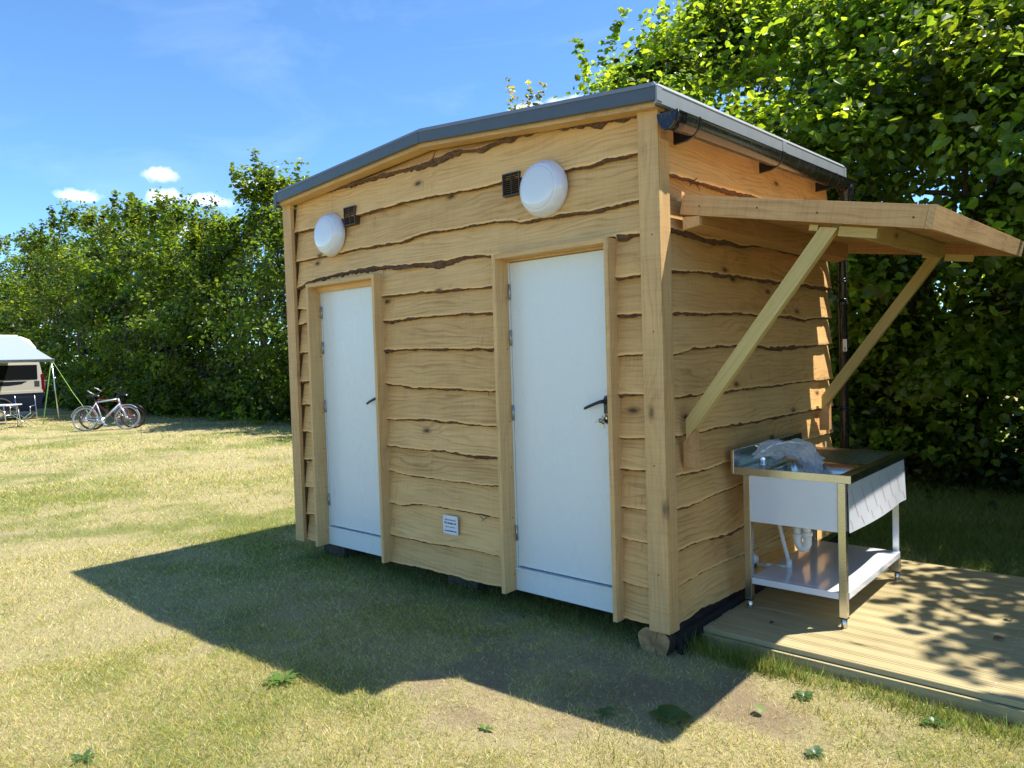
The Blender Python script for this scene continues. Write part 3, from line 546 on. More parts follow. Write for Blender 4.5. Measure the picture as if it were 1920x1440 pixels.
for z in (2.2, 1.15): mb.torus((0.04, yo+0.015, z), (0, 0, 1), 0.038, 0.006, 20, 6); mb.box((-0.03, yo-0.035, z-0.008), (0.02, yo+0.065, z+0.008)); mb.torus((0.04, yo+0.015, z+0.025), (0, 0, 1), 0.037, 0.004, 20, 6)
mb.lathe((0.04, yo+0.015, 2.06), (0, 0, -1), [(0.037, 0), (0.041, 0.004), (0.041, 0.06), (0.037, 0.064)], 16)
dp = part(mb, 'downpipe', 'gutter')
mb = MB(); a0 = -0.9
for k in range(2):
    vs = [(0.04+0.0385*math.cos(a), yo+0.015+0.0385*math.sin(a), z) for z in (1.63, 1.73) for a in np.linspace(-1.35, -0.5, 6)]
    mb.raw(vs, [(i, i+1, i+7, i+6) for i in range(5)]); break
for k in range(5): mb.raw([(0.04+0.0392*math.cos(a), yo+0.015+0.0392*math.sin(a), z) for z in (1.637+k*0.006, 1.640+k*0.006) for a in (-1.1, -0.7)], [(0, 1, 3, 2)], 1)
mb.build('label_sticker', ['sticker', 'black'], dp)
# doors with linings, thresholds, hinges and handles
def door(x0, x1, lever_z, lab):
    for a, b in ((x0-0.029, x0), (x1, x1+0.029)):
        mb = MB(); mb.box((a, -0.036, 0.142), (b, 0.136, 2.318), 0, None, 0.002); part(mb, 'door_lining', 'post')
    mb = MB(); mb.box((x0+0.001, -0.034, 2.290), (x1-0.001, 0.136, 2.320), 0, None, 0.002); mb.box((x0+0.002, 0.075, 2.276), (x1-0.002, 0.134, 2.2895)); part(mb, 'door_lining', 'post')
    mb = MB(); mb.box((x0+0.001, 0.076, 0.143), (x1-0.001, 0.134, 0.282), 0, None, 0.003); mb.box((x0+0.001, 0.066, 0.283), (x1-0.001, 0.134, 0.292), 0, None, 0.002); mb.box((x0+0.001, 0.084, 0.293), (x0+0.012, 0.134, 2.275)); part(mb, 'threshold', 'white')
    mb = MB(); mb.box((x0+0.015, 0.09, 0.303), (x1-0.012, 0.132, 2.272), 0, None, 0.002); d = part(mb, 'door', 'white')
    for z in (2.085, 1.79, 1.305, 0.52):
        mb = MB(); mb.tube([(x0+0.014, 0.080, z-0.05), (x0+0.014, 0.080, z+0.05)], 0.0065, 10)
        for q in (-0.02, 0.015): mb.torus((x0+0.014, 0.080, z+q), (0, 0, 1), 0.0063, 0.001, 10, 4)
        mb.build('hinge', 'hinge', d)
    hx = x1-0.082; mb = MB()
    pr = [(hx+0.021*math.cos(a), lever_z+0.005+0.021*math.sin(a)) for a in np.linspace(0, math.pi, 9)]+[(hx+0.021*math.cos(a), lever_z-0.118+0.021*math.sin(a)) for a in np.linspace(math.pi, 2*math.pi, 9)]
    mb.prism(pr, lambda a, b: (a, 0.0895, b), lambda a, b: (a, 0.078, b))
    mb.lathe((hx, 0.079, lever_z-0.008), (0, -1, 0), [(0.017, 0), (0.016, 0.02), (0.013, 0.03)], 16)
    mb.tube([(hx, 0.055, lever_z-0.008), (hx-0.012, 0.046, lever_z-0.008), (hx-0.03, 0.042, lever_z-0.012), (hx-0.07, 0.040, lever_z-0.026), (hx-0.115, 0.042, lever_z-0.043), (hx-0.135, 0.05, lever_z-0.05), (hx-0.135, 0.06, lever_z-0.05)], [0.011, 0.0115, 0.0105, 0.0095, 0.0095, 0.009, 0.007], 10)
    h = mb.build('handle', 'black', d)
    mb = MB(); mb.lathe((hx, 0.0775, lever_z-0.085), (0, -1, 0), [(0.0085, 0), (0.0085, 0.006)], 12); mb.box((hx-0.005, 0.0715, lever_z-0.113), (hx+0.005, 0.0775, lever_z-0.088)); mb.build('lock_cylinder', 'chrome', d)
    for z in (lever_z+0.055, lever_z-0.20): mb = MB(); mb.lathe((hx-0.012, 0.0898, z), (0, -1, 0), [(0.003, 0), (0.003, 0.001)], 8); mb.build('screw', 'greypipe', d)
    return hx
hxl = door(-3.262, -2.424, 1.39, 'l'); hxr = door(-1.168, -0.341, 1.40, 'r')
# wall vents
for x, z in ((-1.063, 2.752), (-2.74, 2.804)):
    mb = MB(); q = 0.071; y0, y1 = 0.02, 0.075
    for a, b in (((x-q, y0, z-q), (x-q+0.007, y1, z+q)), ((x+q-0.007, y0, z-q), (x+q, y1, z+q)), ((x-q+0.007, y0, z-q), (x+q-0.007, y1, z-q+0.007)), ((x-q+0.007, y0, z+q-0.007), (x+q-0.007, y1, z+q)), ((x-0.002, y0+0.003, z-q+0.007), (x+0.002, y1, z+q-0.007))): mb.box(a, b, 1)
    for k in range(10):
        zz = z-q+0.014+k*0.0127; mb.frame((x, y0+0.010, zz), (1, 0, 0), (0, 0.8, 0.6), (0, -0.6, 0.8), (-q+0.007, -0.008, -0.0022), (-0.002, 0.012, 0.0022)); mb.frame((x, y0+0.010, zz), (1, 0, 0), (0, 0.8, 0.6), (0, -0.6, 0.8), (0.002, -0.008, -0.0022), (q-0.007, 0.012, 0.0022))
    mb.box((x-q+0.007, y1-0.02, z-q+0.007), (x+q-0.007, y1-0.012, z+q-0.007), 0)
    part(mb, 'vent', ['vent', 'ventframe'])
# canopy over the sink: ledger, side and end boards, boarded roof, two raking struts with cleats
can = MB(); cz0, sl = 2.515, -(2.515-2.272)/1.205
def cz(x): return cz0+sl*(x-0.03)
cA = np.array((1, 0, sl)); cA /= np.linalg.norm(cA); cN = np.array((-cA[2], 0, cA[0])); CY0, CY1 = 0.195, 2.73
for k in range(9):
    a = CY0+0.034+k*(CY1-CY0-0.068)/9; b = CY0+0.034+(k+1)*(CY1-CY0-0.068)/9-0.0006
    can.frame((0.03, 0, cz(0.03)), cA, (0, 1, 0), cN, (-0.03, a, -0.026-0.0015*(k%2)), (1.226, b, -0.004))
canopy = part(can, 'canopy', 'canopy')
for y in (CY0, CY1-0.033):
    mb = MB(); mb.frame((0.03, 0, cz(0.03)), cA, (0, 1, 0), cN, (0.001, y, -0.094), (1.226, y+0.033, 0.010), 0, None, 0.002); mb.build('side_board', 'canopy', canopy)
mb = MB(); mb.frame((0.03, 0, cz(0.03)), cA, (0, 1, 0), cN, (1.2275, CY0-0.006, -0.096), (1.2585, CY1+0.006, 0.011), 0, None, 0.0015); mb.build('end_board', 'rough', canopy)
mb = MB(); mb.prism([(0.002, -0.176), (0.098, -0.160), (0.098, -0.028), (0.002, -0.006)], lambda a, b: (a+0.028, CY0+0.0345, cz0+b), lambda a, b: (a+0.028, CY1-0.0345, cz0+b)); mb.build('ledger', 'canopy', canopy)
mb = MB(); mb.prism([(0.001, -0.180), (0.10, -0.166), (0.10, -0.116), (0.001, -0.112)], lambda a, b: (a+0.028, CY0+0.001, cz0+b), lambda a, b: (a+0.028, CY0+0.033, cz0+b)); mb.build('ledger', 'canopy', canopy); mb = MB(); mb.box((0.0, CY0-0.003, cz0-0.02), (0.028, CY0+0.03, cz0+0.03)); mb.build('packer', 'canopy', canopy)
for yc, m_ in ((0.262, 'pine'), (2.46, 'pine')):
    mb = MB(); zt = 2.262 if yc < 1 else 2.275; a = np.array((0.012, yc, 1.245)); b = np.array((0.80, yc, zt)); d = (b-a)/np.linalg.norm(b-a); nz = np.array((-d[2], 0, d[0]))
    w2 = 0.037
    def cut(p, x=None, z=None): t = (x-p[0])/d[0] if x is not None else (z-p[2])/d[2]; return p+d*t
    p1 = cut(a+nz*w2, x=-0.002); p2 = cut(a-nz*w2, x=-0.002)
    p3 = a-nz*w2; p3 = p3+d*((b-a)@d); p3 = cut(p3, z=cz(0.84)-0.112); p4 = cut(b+nz*w2, z=cz(0.78)-0.108)
    quad = [p1, p2, p3, p4]; q0 = [(p[0], p[2]) for p in quad]
    off = nrs.rand(3)*9; vs = [(p[0], yc+s, p[2]) for s in (-0.024, 0.024) for p in quad]; gc = [((p-a)@d+off[0], (p-a)@nz+off[1], s+off[2]) for s in (0, 0.048) for p in quad]
    mb.raw(vs, [(0, 1, 2, 3), (7, 6, 5, 4), (0, 4, 5, 1), (1, 5, 6, 2), (2, 6, 7, 3), (3, 7, 4, 0)], 0, gc, 0.3 if yc < 1 else 0.75); mb.build('strut', m_, canopy)
    mb = MB(); mb.prism([(-0.02, 1.018), (0.052, 1.018), (0.052, 1.225), (-0.02, 1.155)], lambda x, z: (x, yc-0.026, z), lambda x, z: (x, yc+0.026, z)); mb.build('cleat', 'canopy', canopy)
    mb = MB(); mb.frame((0.03, 0, cz(0.03)), cA, (0, 1, 0), cN, (0.845, yc-0.022, -0.150), (1.02, yc+0.022, -0.1035)); mb.build('cleat', 'pine', canopy); mb = MB(); mb.frame((0.03, 0, cz(0.03)), cA, (0, 1, 0), cN, (0.70, yc-0.018, -0.132), (0.742, yc+0.02, -0.1035)); mb.build('cleat', 'pine', canopy)
mb = MB(); mb.frame((0.03, 0, cz(0.03)), cA, (0, 1, 0), cN, (0.79, 0.295, -0.128), (0.835, 2.435, -0.03)); mb.build('cross_rail', 'pine', canopy)
# the far end of the canopy sits a little higher and wider at its outer edge
for o in [canopy]+list(canopy.children):
    for v in o.data.vertices: k_ = min(1.0, max(0.0, v.co.x/1.25)); y_ = v.co.y-CY0; v.co.z += 0.040*y_*k_; v.co.y += 0.075*y_*k_
for x, dz in ((0.13, -0.045), (0.45, -0.04), (0.75, -0.05), (1.17, -0.05)):
    mb = MB(); mb.lathe((x, CY0+0.0005, cz(x)+dz), (0, -1, 0), [(0.0055, 0), (0.0045, 0.0012)], 10); mb.build('screw', 'vent', canopy)
for x, z in ((-0.05, 2.30), (-0.055, 1.78), (-0.07, 1.05), (-0.06, 0.45), (-3.59, 2.5), (-3.585, 1.75), (-3.58, 0.6)):
    mb = MB(); mb.lathe((x, 0.0005, z), (0, -1, 0), [(0.005, 0), (0.004, 0.001)], 10); part(mb, 'screw', 'vent')
for x in (-1.168, -3.262):
    for z in (2.05, 1.72, 1.25, 0.95, 0.62, 0.25): mb = MB(); mb.lathe((x-0.0004, 0.062, z), (1, 0, 0), [(0.005, 0), (0.004, 0.001)], 10); part(mb, 'screw', 'vent')
# ------------------------------------------------------------------ what the shed stands on
mb = MB(); cx, cy_, cz_ = -0.108, 0.03, 0.058; n = 28
def sq(v): return math.copysign(abs(v)**0.72, v)
def logprof(y, k): return [(cx+(0.095+0.006*math.sin(3*a+k)+0.004*math.sin(5*a+2*k))*sq(math.cos(a)), y, max(-0.02, cz_+(0.080+0.005*math.sin(4*a+k))*sq(math.sin(a)))) for a in np.linspace(0, 2*math.pi, n, endpoint=False)]
rings = [logprof(0.012+i*0.35, i*0.4) for i in range(8)]; vs = [p for r in rings for p in r]
mb.raw(vs, [(i*n+k, i*n+(k+1) % n, (i+1)*n+(k+1) % n, (i+1)*n+k) for i in range(7) for k in range(n)], 0, smooth=True)
c0 = len(mb.v); ringin = [(cx+0.5*(p[0]-cx), p[1]-0.004+0.004*rng.random(), cz_+0.5*(p[2]-cz_)) for p in rings[0]]
mb.raw(rings[0]+ringin+[(cx+0.01, 0.007, cz_)], [(k, (k+1) % n, n+(k+1) % n, n+k) for k in range(n)]+[(n+k, n+(k+1) % n, 2*n) for k in range(n)], 1)
for a_, l_ in ((1.25, 0.075), (4.9, 0.06)):
    d = np.array((math.cos(a_), 0, math.sin(a_))); q = np.array((-math.sin(a_), 0, math.cos(a_))); o_ = np.array((cx+0.01, 0.0025, cz_))
    mb.raw([o_+d*0.012, o_+d*l_*.6+q*0.002, o_+d*l_*1.1+q*0.0035, o_+d*l_*1.1-q*0.001, o_+d*l_*.6-q*0.001], [(0, 1, 2, 3, 4)], 0)
tag(mb.build('log', ['logbark', 'endgrain']), 'split round log under the near right corner of the shed, its pale sawn end showing', 'log')
mb = MB(); mb.box((-0.008, 0.09, -0.03), (0.022, 2.75, 0.118), 0, None, 0.004); tag(mb.build('bearer', 'dark'), 'black beam lying along the foot of the right wall between shed and deck', 'beam')
for k, (x, y, w_, lab) in enumerate(((-1.83, 0.23, 0.31, 'dark sleeper end supporting the middle of the shed front below the small sign'), (-3.38, 0.2, 0.30, 'dark sleeper end supporting the far left corner of the shed beside the left door'))):
    mb = MB(); mb.box((x-w_/2, y, -0.03), (x+w_/2, y+2.2, 0.115), 0, None, 0.006, 1); tag(mb.build('sleeper', 'sleeper'), lab, 'sleeper', 'sleepers the shed stands on')
# ------------------------------------------------------------------ fittings on the front wall
for x, z, lab in ((-0.798, 2.675, 'round white bulkhead lamp above the right door, beside a brown vent'), (-2.992, 2.69, 'round white bulkhead lamp above the left door, lower left of a brown vent')):
    r = empty('wall_lamp', (x, 0.045, z)); tag(r, lab, 'lamp', 'bulkhead lamps on the shed front')
    mb = MB(); mb.lathe((0, 0, 0), (0, -1, 0), [(0.165, 0.0), (0.172, 0.012), (0.173, 0.03), (0.170, 0.042), (0.160, 0.062), (0.146, 0.08), (0.134, 0.0905), (0.1325, 0.0905)], 64); mb.build('lamp_base', 'lamp', r)
    mb = MB(); mb.lathe((0, 0, 0), (0, -1, 0), [(0.1318, 0.088), (0.1300, 0.0925), (0.120, 0.096), (0.09, 0.100), (0.05, 0.1025), (0.004, 0.103)], 64); mb.build('diffuser', 'opal', r)
pl = empty('sign_plate', (-1.728, 0.036, 0.506)); tag(pl, 'small white maker plate screwed to the boards between the two doors', 'sign')
mb = MB(); bm = bmesh.new(); 
pr = []
for sx, sz, a0 in ((1, 1, 0), (-1, 1, 90), (-1, -1, 180), (1, -1, 270)):
    pr += [(sx*0.067+0.006*math.cos(math.radians(a0+q)), sz*0.060+0.006*math.sin(math.radians(a0+q))) for q in (0, 30, 60, 90)]
bm.free(); mb.prism(pr, lambda a, b: (a, 0.0, b), lambda a, b: (a, -0.005, b)); mb.build('plate', 'film', pl)
def text(body, size, bold, x, y, parent, m, place, name='lettering', width=None):
    cu = bpy.data.curves.new('t', 'FONT'); cu.body = body; cu.size = size; cu.align_x = 'CENTER'; cu.align_y = 'CENTER'; cu.offset = bold; cu.resolution_u = 2
    to = bpy.data.objects.new('t', cu); S.collection.objects.link(to); dg = bpy.context.evaluated_depsgraph_get(); me = to.evaluated_get(dg).to_mesh()
    vs = [v.co.copy() for v in me.vertices]; fs = [tuple(p.vertices) for p in me.polygons]; to.evaluated_get(dg).to_mesh_clear()
    bpy.data.objects.remove(to); bpy.data.curves.remove(cu)
    k = 1.0
    if width: k = width/max(1e-6, max(v.x for v in vs)-min(v.x for v in vs))
    mb = MB(); mb.raw([place(x+v.x*k, y+v.y) for v in vs], fs); return mb.build(name, m, parent)
pf = lambda a, b: (a, -0.0058, b)
text('Built in Britain by', 0.017, 0.0003, 0, 0.036, pl, 'blue_ink', pf, width=0.108); text('PRL Modular Ltd', 0.0195, 0.0009, 0, 0.013, pl, 'blue_ink', pf, width=0.118)
text('Modular Toilet Blocks', 0.009, 0.0004, 0, -0.014, pl, 'blue_ink', pf, width=0.098); text('www.prlmodular.co.uk', 0.0125, 0.0009, 0, -0.041, pl, 'blue_ink', pf, width=0.122)
mb = MB()
for a, b in ((-.063, .056), (.063, .056), (-.063, -.056), (.063, -.056)): mb.lathe((a, -0.005, b), (0, -1, 0), [(0.0035, 0), (0.0025, 0.0015)], 10); mb.build('screw', 'greypipe', pl); mb = MB()
# keys hanging from the lock of the right door
kr = empty('key_bunch', (hxr-0.004, 0.070, 1.30)); tag(kr, 'small bunch of keys hanging from the lock of the right door', 'keys')
mb = MB(); mb.box((-0.004, -0.012, -0.002), (0.006, 0.0, 0.022)); mb.torus((-0.010, -0.014, -0.004), (0.9, 0.3, 0.2), 0.013, 0.0014, 20, 5)
for ang, dx in ((0.32, -0.012), (0.95, -0.016)):
    d = np.array((math.sin(ang)*.8, 0, -math.cos(ang))); 
    if dx < -0.013: d = np.array((-0.75, -0.05, -0.25)); d /= np.linalg.norm(d)
    s_ = np.array((-d[2], 0, d[0])); o_ = np.array((dx, -0.015, -0.016))
    mb.lathe(o_+d*0.012, (0, 1, 0), [(0.0135, -0.0012), (0.0135, 0.0012)], 14); mb.frame(o_, d, s_, (0, 1, 0), (0.022, -0.004, -0.001), (0.052, 0.004, 0.001))
mb.build('key', 'brass', kr)
# ------------------------------------------------------------------ decking
dk = empty('wooden_deck', (1.2, 1.4, 0)); tag(dk, 'low deck of pale pine boards beside the shed, under the sink and canopy', 'deck')
dinv = Matrix.Translation((-1.2, -1.4, 0)); DX0, DX1, DY0, DY1, DZ = 0.03, 3.0, 0.33, 2.42, 0.085
n = 17; wd = (DY1-DY0)/n
for i in range(n):
    mb = MB(); y0 = DY0+i*wd+0.0016; y1 = DY0+(i+1)*wd-0.0016
    # rounded board with two shallow grooves
    pr = [(y0, DZ-0.028), (y0, DZ-0.003), (y0+0.003, DZ)]
    for g in (0.16, 0.84): yg = y0+(y1-y0)*g; pr += [(yg-0.0022, DZ), (yg-0.001, DZ-0.0025), (yg+0.001, DZ-0.0025), (yg+0.0022, DZ)]
    pr += [(y1-0.003, DZ), (y1, DZ-0.003), (y1, DZ-0.028)]
    mb.prism(pr, lambda a, b: (DX0+0.004*math.sin(i*2.3), a, b), lambda a, b: (DX1, a, b))
    o = mb.build('deck_board', 'deck', dk); o.matrix_parent_inverse = dinv
mb = MB(); mb.box((DX0+0.004, DY0-0.026, -0.012), (DX1, DY0-0.001, DZ-0.0295), 0, None, 0.003); o = mb.build('deck_fascia', 'deck', dk); o.matrix_parent_inverse = dinv
mb = MB(); mb.box((DX0+0.006, DY0, -0.05), (DX0+0.05, DY1, DZ-0.03)); mb.box((DX1-0.05, DY0, -0.05), (DX1, DY1, DZ-0.03)); mb.box((DX0+0.05, DY1-0.04, -0.05), (DX1-0.05, DY1, DZ-0.03)); mb.box((1.4, DY0, -0.05), (1.45, DY1-0.04, DZ-0.03))
o = mb.build('joist', 'deck', dk); o.matrix_parent_inverse = dinv
for i in range(n):
    for f in (0.25, 0.75):
        for x in (DX0+0.03, 1.425): mb = MB(); mb.lathe((x, DY0+(i+f)*wd, DZ-0.002), (0, 0, 1), [(0.004, 0), (0.004, 0.0025)], 8); o = mb.build('screw', 'alu', dk); o.matrix_parent_inverse = dinv
# ------------------------------------------------------------------ catering sink unit
sk = empty('sink_unit', (0.37, 1.35, DZ)); tag(sk, 'stainless steel sink with drainer on four legs standing on the deck', 'sink'); kinv = Matrix.Translation((-0.37, -1.35, -DZ))
def spart(mb, name, mats, parent=None, **k):
    o = mb.build(name, mats, parent or sk, **k)
    if parent is None: o.matrix_parent_inverse = kinv
    return o
AX0, AX1, AY0, AY1, AZ = 0.035, 0.715, 0.765, 1.938, 0.950
# worktop as a grid with the bowl cut out, a raised rim, a ribbed drainer and folded edges
mb = MB(); BX0, BX1, BY0, BY1 = 0.20, 0.635, 0.815, 1.215
gx = np.unique(np.concatenate([np.linspace(AX0, AX1, 137)])); gy = np.linspace(AY0, AY1, 120); nx, ny = len(gx), len(gy)
def inbowl(x, y): 
    r_ = 0.06; dx = max(BX0+r_-x, x-(BX1-r_), 0); dy = max(BY0+r_-y, y-(BY1-r_), 0); return r_-math.hypot(dx, dy)
def topz(x, y):
    q = min(x-AX0, AX1-x, y-AY0, AY1-y); z = AZ-0.006*min(1, max(0, q-0.006)/0.03)
    d = inbowl(x, y)
    if d > 0: z = AZ-0.006-0.19*(1-math.exp(-d/0.022))*min(1, d/0.004)
    rib0, rib1 = 1.285-0.02*((x*38) % 1 > .5), 1.88
    if rib0 < y < rib1 and 0.10 < x < 0.655:
        e = min(1, (y-rib0)/0.02, (rib1-y)/0.02); z += -0.006*e*(0.5+0.5*math.cos(2*math.pi*x/0.0278))+0.001*e
    return z
vs = [(x, y, topz(x, y)) for y in gy for x in gx]
mb.raw(vs, [(j*nx+i, j*nx+i+1, (j+1)*nx+i+1, (j+1)*nx+i) for j in range(ny-1) for i in range(nx-1)], smooth=True)
E_ = [(AX0, AY0), (AX1, AY0), (AX1, AY1), (AX0, AY1)]
for (x0, y0), (x1, y1) in zip(E_, E_[1:]+E_[:1]):
    mb.raw([(x0, y0, AZ), (x1, y1, AZ), (x1, y1, AZ-0.043), (x0, y0, AZ-0.043)], [(0, 1, 2, 3)])
mb.raw([(x, y, AZ-0.043) for x, y in E_]+[(min(max(x, AX0+0.03), AX1-0.03), min(max(y, AY0+0.03), AY1-0.03), AZ-0.043) for x, y in E_], [(i, (i+1) % 4, 4+(i+1) % 4, 4+i) for i in range(4)])
spart(mb, 'worktop', 'steel')
mb = MB(); mb.frame((0, 0, 0), (1, 0, 0), (0, 1, 0), (0, 0, 1), (0.013, AY0, AZ-0.043), (0.034, AY1-0.03, 1.055), 0, None, 0.004); spart(mb, 'splashback', 'steel')
mb = MB(); mb.box((BX0-0.01, BY0-0.01, AZ-0.235), (BX1+0.01, BY1+0.01, AZ-0.20)); mb.lathe((0.42, 1.01, AZ-0.195), (0, 0, 1), [(0.045, 0), (0.04, 0.003), (0.02, 0.001)], 20); spart(mb, 'bowl', 'steel')
for x in (0.112, 0.663):
    for y in (0.785, 1.885):
        mb = MB(); q = 0.021; mb.box((x-q, y-q, 0.145), (x+q, y+q, AZ-0.0435), 0, None, 0.0025); lg = spart(mb, 'leg', 'steel')
        mb = MB(); mb.box((x-q-0.001, y-q-0.001, 0.139), (x+q+0.001, y+q+0.001, 0.1455)); mb.build('leg_cap', 'black', lg)
        mb = MB(); mb.lathe((x, y, DZ), (0, 0, 1), [(0.016, 0.0), (0.017, 0.003), (0.017, 0.045), (0.012, 0.05), (0.012, 0.056)], 18); mb.build('foot', 'steel', lg)
mb = MB(); mb.box((0.092, 0.772, 0.625), (0.640, 0.782, AZ-0.044), 0, None, 0.002); spart(mb, 'front_panel', 'film')
# right hand panel: its plastic film bows off along the lower edge and far end, with rows of red print
def panel(u, v): # u along y, v up
    y = 0.776+u*1.157; z = 0.628+v*0.277; bow = 0.016*math.sin(math.pi*min(1, u*1.05))*(1-v)**2+0.020*max(0, u-0.9)*10*(1-v)*0.6; return (0.701+bow, y, z-0.006*math.sin(math.pi*u)*(1-v))
n_, m_ = 40, 14; mb = MB(); vs = [panel(i/n_, j/m_) for j in range(m_+1) for i in range(n_+1)]; mb.raw(vs, [(j*(n_+1)+i, j*(n_+1)+i+1, (j+1)*(n_+1)+i+1, (j+1)*(n_+1)+i) for j in range(m_) for i in range(n_)], smooth=True)
mb.box((0.690, 0.80, 0.632), (0.6985, 1.925, AZ-0.046)); pnl = spart(mb, 'side_panel', 'film')
fr_ = random.Random(3)
for row in range(3):
    for c_ in range(-1, 8):
        u0 = c_*0.155+0.03-row*0.012; v0 = 0.80-row*0.62+0.1*(c_ % 2 == 0)*0-0.0
        mb = MB()   # one line of slanting capitals running down the film
        for ch in range(12):
            u = u0+ch*0.0085; v = v0-ch*0.052+0.06
            for st in range(2):
                a = fr_.uniform(-0.006, 0.006); 
                p = [(u+a*.3-.001, v), (u+0.0042+a*.3, v+0.004), (u+0.0075+a, v-0.034), (u+0.0025+a, v-0.040)] if st == 0 else [(u+0.004, v-0.008), (u+0.009, v-0.002), (u+0.009, v-0.007), (u+0.004, v-0.013)]
                if all(0.01 < q[0] < 0.99 and 0.02 < q[1] < 0.985 for q in p): mb.raw([(panel(*q)[0]+0.0009, panel(*q)[1], panel(*q)[2]) for q in p], [(0, 1, 2, 3)])
        if mb.v: mb.build('printed_text', 'red_ink', pnl)
mb = MB(); mb.box((0.128, 0.802, 0.245), (0.689, 1.868, 0.285), 0, None, 0.004); mb.box((0.134, 0.7645, 0.246), (0.641, 0.8015, 0.2845), 0, None, 0.003); mb.box((0.6425, 0.807, 0.2455), (0.6865, 1.863, 0.2848)); spart(mb, 'shelf', 'shelf')
# tap, waste trap, supply pipes
mb = MB(); mb.lathe((0.13, 0.98, AZ-0.006), (0, 0, 1), [(0.027, 0), (0.027, 0.006), (0.020, 0.012), (0.019, 0.075), (0.023, 0.08), (0.023, 0.098), (0.012, 0.102)], 20)
mb.tube([(0.13, 0.98, 1.03), (0.17, 1.02, 1.065), (0.24, 1.09, 1.082), (0.30, 1.15, 1.072), (0.325, 1.175, 1.045)], 0.011, 10); mb.tube([(0.13, 0.98, 1.045), (0.10, 0.93, 1.07)], 0.006, 8); spart(mb, 'tap', 'chrome')
mb = MB(); mb.tube([(0.42, 1.01, AZ-0.2), (0.42, 1.01, 0.60)], 0.024, 14); mb.lathe((0.42, 1.01, 0.62), (0, 0, -1), [(0.034, 0), (0.034, 0.03), (0.026, 0.035)], 16)
a = [(0.42, 1.01, 0.60), (0.42, 1.01, 0.49)]+[(0.42-0.045+0.045*math.cos(q), 1.01+0.02*(1-math.cos(q))/2, 0.485-0.055*math.sin(q)) for q in np.linspace(0.2, math.pi, 8)]
mb.tube([(0.30, 1.08, 0.63), (0.30, 1.08, 0.48)]+[(0.30+0.03-0.03*math.cos(q), 1.08, 0.475-0.05*math.sin(q)) for q in np.linspace(0.2, math.pi, 9)]+[(0.36, 1.08, 0.53), (0.36, 1.06, 0.57), (0.42, 1.02, 0.60)], 0.026, 14)
for z in (0.59, 0.50): mb.lathe((0.30, 1.08, z), (0, 0, 1), [(0.031, -0.016), (0.033, 0), (0.031, 0.016)], 16)
mb.lathe((0.36, 1.08, 0.52), (0, 0, 1), [(0.03, -0.014), (0.032, 0), (0.03, 0.014)], 16); spart(mb, 'waste_trap', 'pvc')
mb = MB(); mb.tube([(0.165, 1.10, 0.66), (0.165, 1.10, 0.60)], 0.014, 10); mb.tube([(0.10, 1.05, 0.66), (0.10, 1.05, 0.575)], 0.013, 10); mb.tube([(0.165, 1.10, 0.60), (0.20, 1.10, 0.45), (0.235, 1.10, 0.315)], 0.013, 10)
mb.tube([(0.235, 1.10, 0.335), (0.237, 1.10, 0.29), (0.225, 1.10, 0.287)], 0.018, 10); mb.tube([(0.24, 1.10, 0.288), (0.15, 1.10, 0.272), (0.03, 1.10, 0.268)], 0.013, 10); mb.lathe((0.10, 1.10, 0.27), (1, 0, 0), [(0.019, -0.02), (0.019, 0.02)], 12); mb.lathe((-0.02, 1.10, 0.30), (1, 0, 0), [(0.03, 0), (0.03, 0.03), (0.02, 0.05)], 14); spart(mb, 'supply_pipe', 'pvc')
# clear plastic bag thrown over the tap
path = np.array([(0.10, 0.91, 1.00), (0.15, 0.99, 1.045), (0.23, 1.08, 1.045), (0.30, 1.15, 1.025), (0.35, 1.17, 0.975), (0.39, 1.12, 0.925), (0.42, 1.06, 0.88)])
rad = np.array([0.012, 0.05, 0.058, 0.064, 0.064, 0.048, 0.014]); nb, mbn = 22, 20; vs = []; br = np.random.RandomState(5)
for i in range(mbn+1):
    s_ = i/mbn*(len(path)-1); k = min(int(s_), len(path)-2); f = s_-k; c = path[k]*(1-f)+path[k+1]*f; r = rad[k]*(1-f)+rad[k+1]*f
    d = path[min(k+1, len(path)-1)]-path[k]; d = d/np.linalg.norm(d); a = np.cross(d, (0.2, -0.3, 1)); a /= np.linalg.norm(a); b = np.cross(d, a)
    for j in range(nb):
        t_ = 2*math.pi*(j+0.5*(i % 2))/nb; q = r*(0.78+0.5*br.rand()+0.18*math.sin(3*t_+i*0.7)); p_ = c+q*(a*math.cos(t_)+0.85*b*math.sin(t_))+br.randn(3)*0.005
        vs.append(p_)
mb = MB(); fs = []
for i in range(mbn):
    for j in range(nb):
        A_, B_, C_, D_ = i*nb+j, i*nb+(j+1) % nb, (i+1)*nb+(j+1) % nb, (i+1)*nb+j
        fs += [(A_, B_, C_), (A_, C_, D_)] if i % 2 else [(A_, B_, D_), (B_, C_, D_)]
mb.raw(vs, fs)
tag(mb.build('plastic_bag', 'bag'), 'crumpled clear plastic bag draped over the tap of the sink', 'bag')
# ------------------------------------------------------------------ campervan with awning
vu = np.array((-0.12, 0.99277, 0.0)); vn = np.array((-0.99277, -0.12, 0.0)); VO = np.array((-28.19, 5.265, 0.0)); ang = math.atan2(vu[1], vu[0]); tang = 0.72
van = empty('campervan', tuple(VO), ang); tag(van, 'beige and navy high-roof campervan parked at the hedge with its awning out', 'campervan')
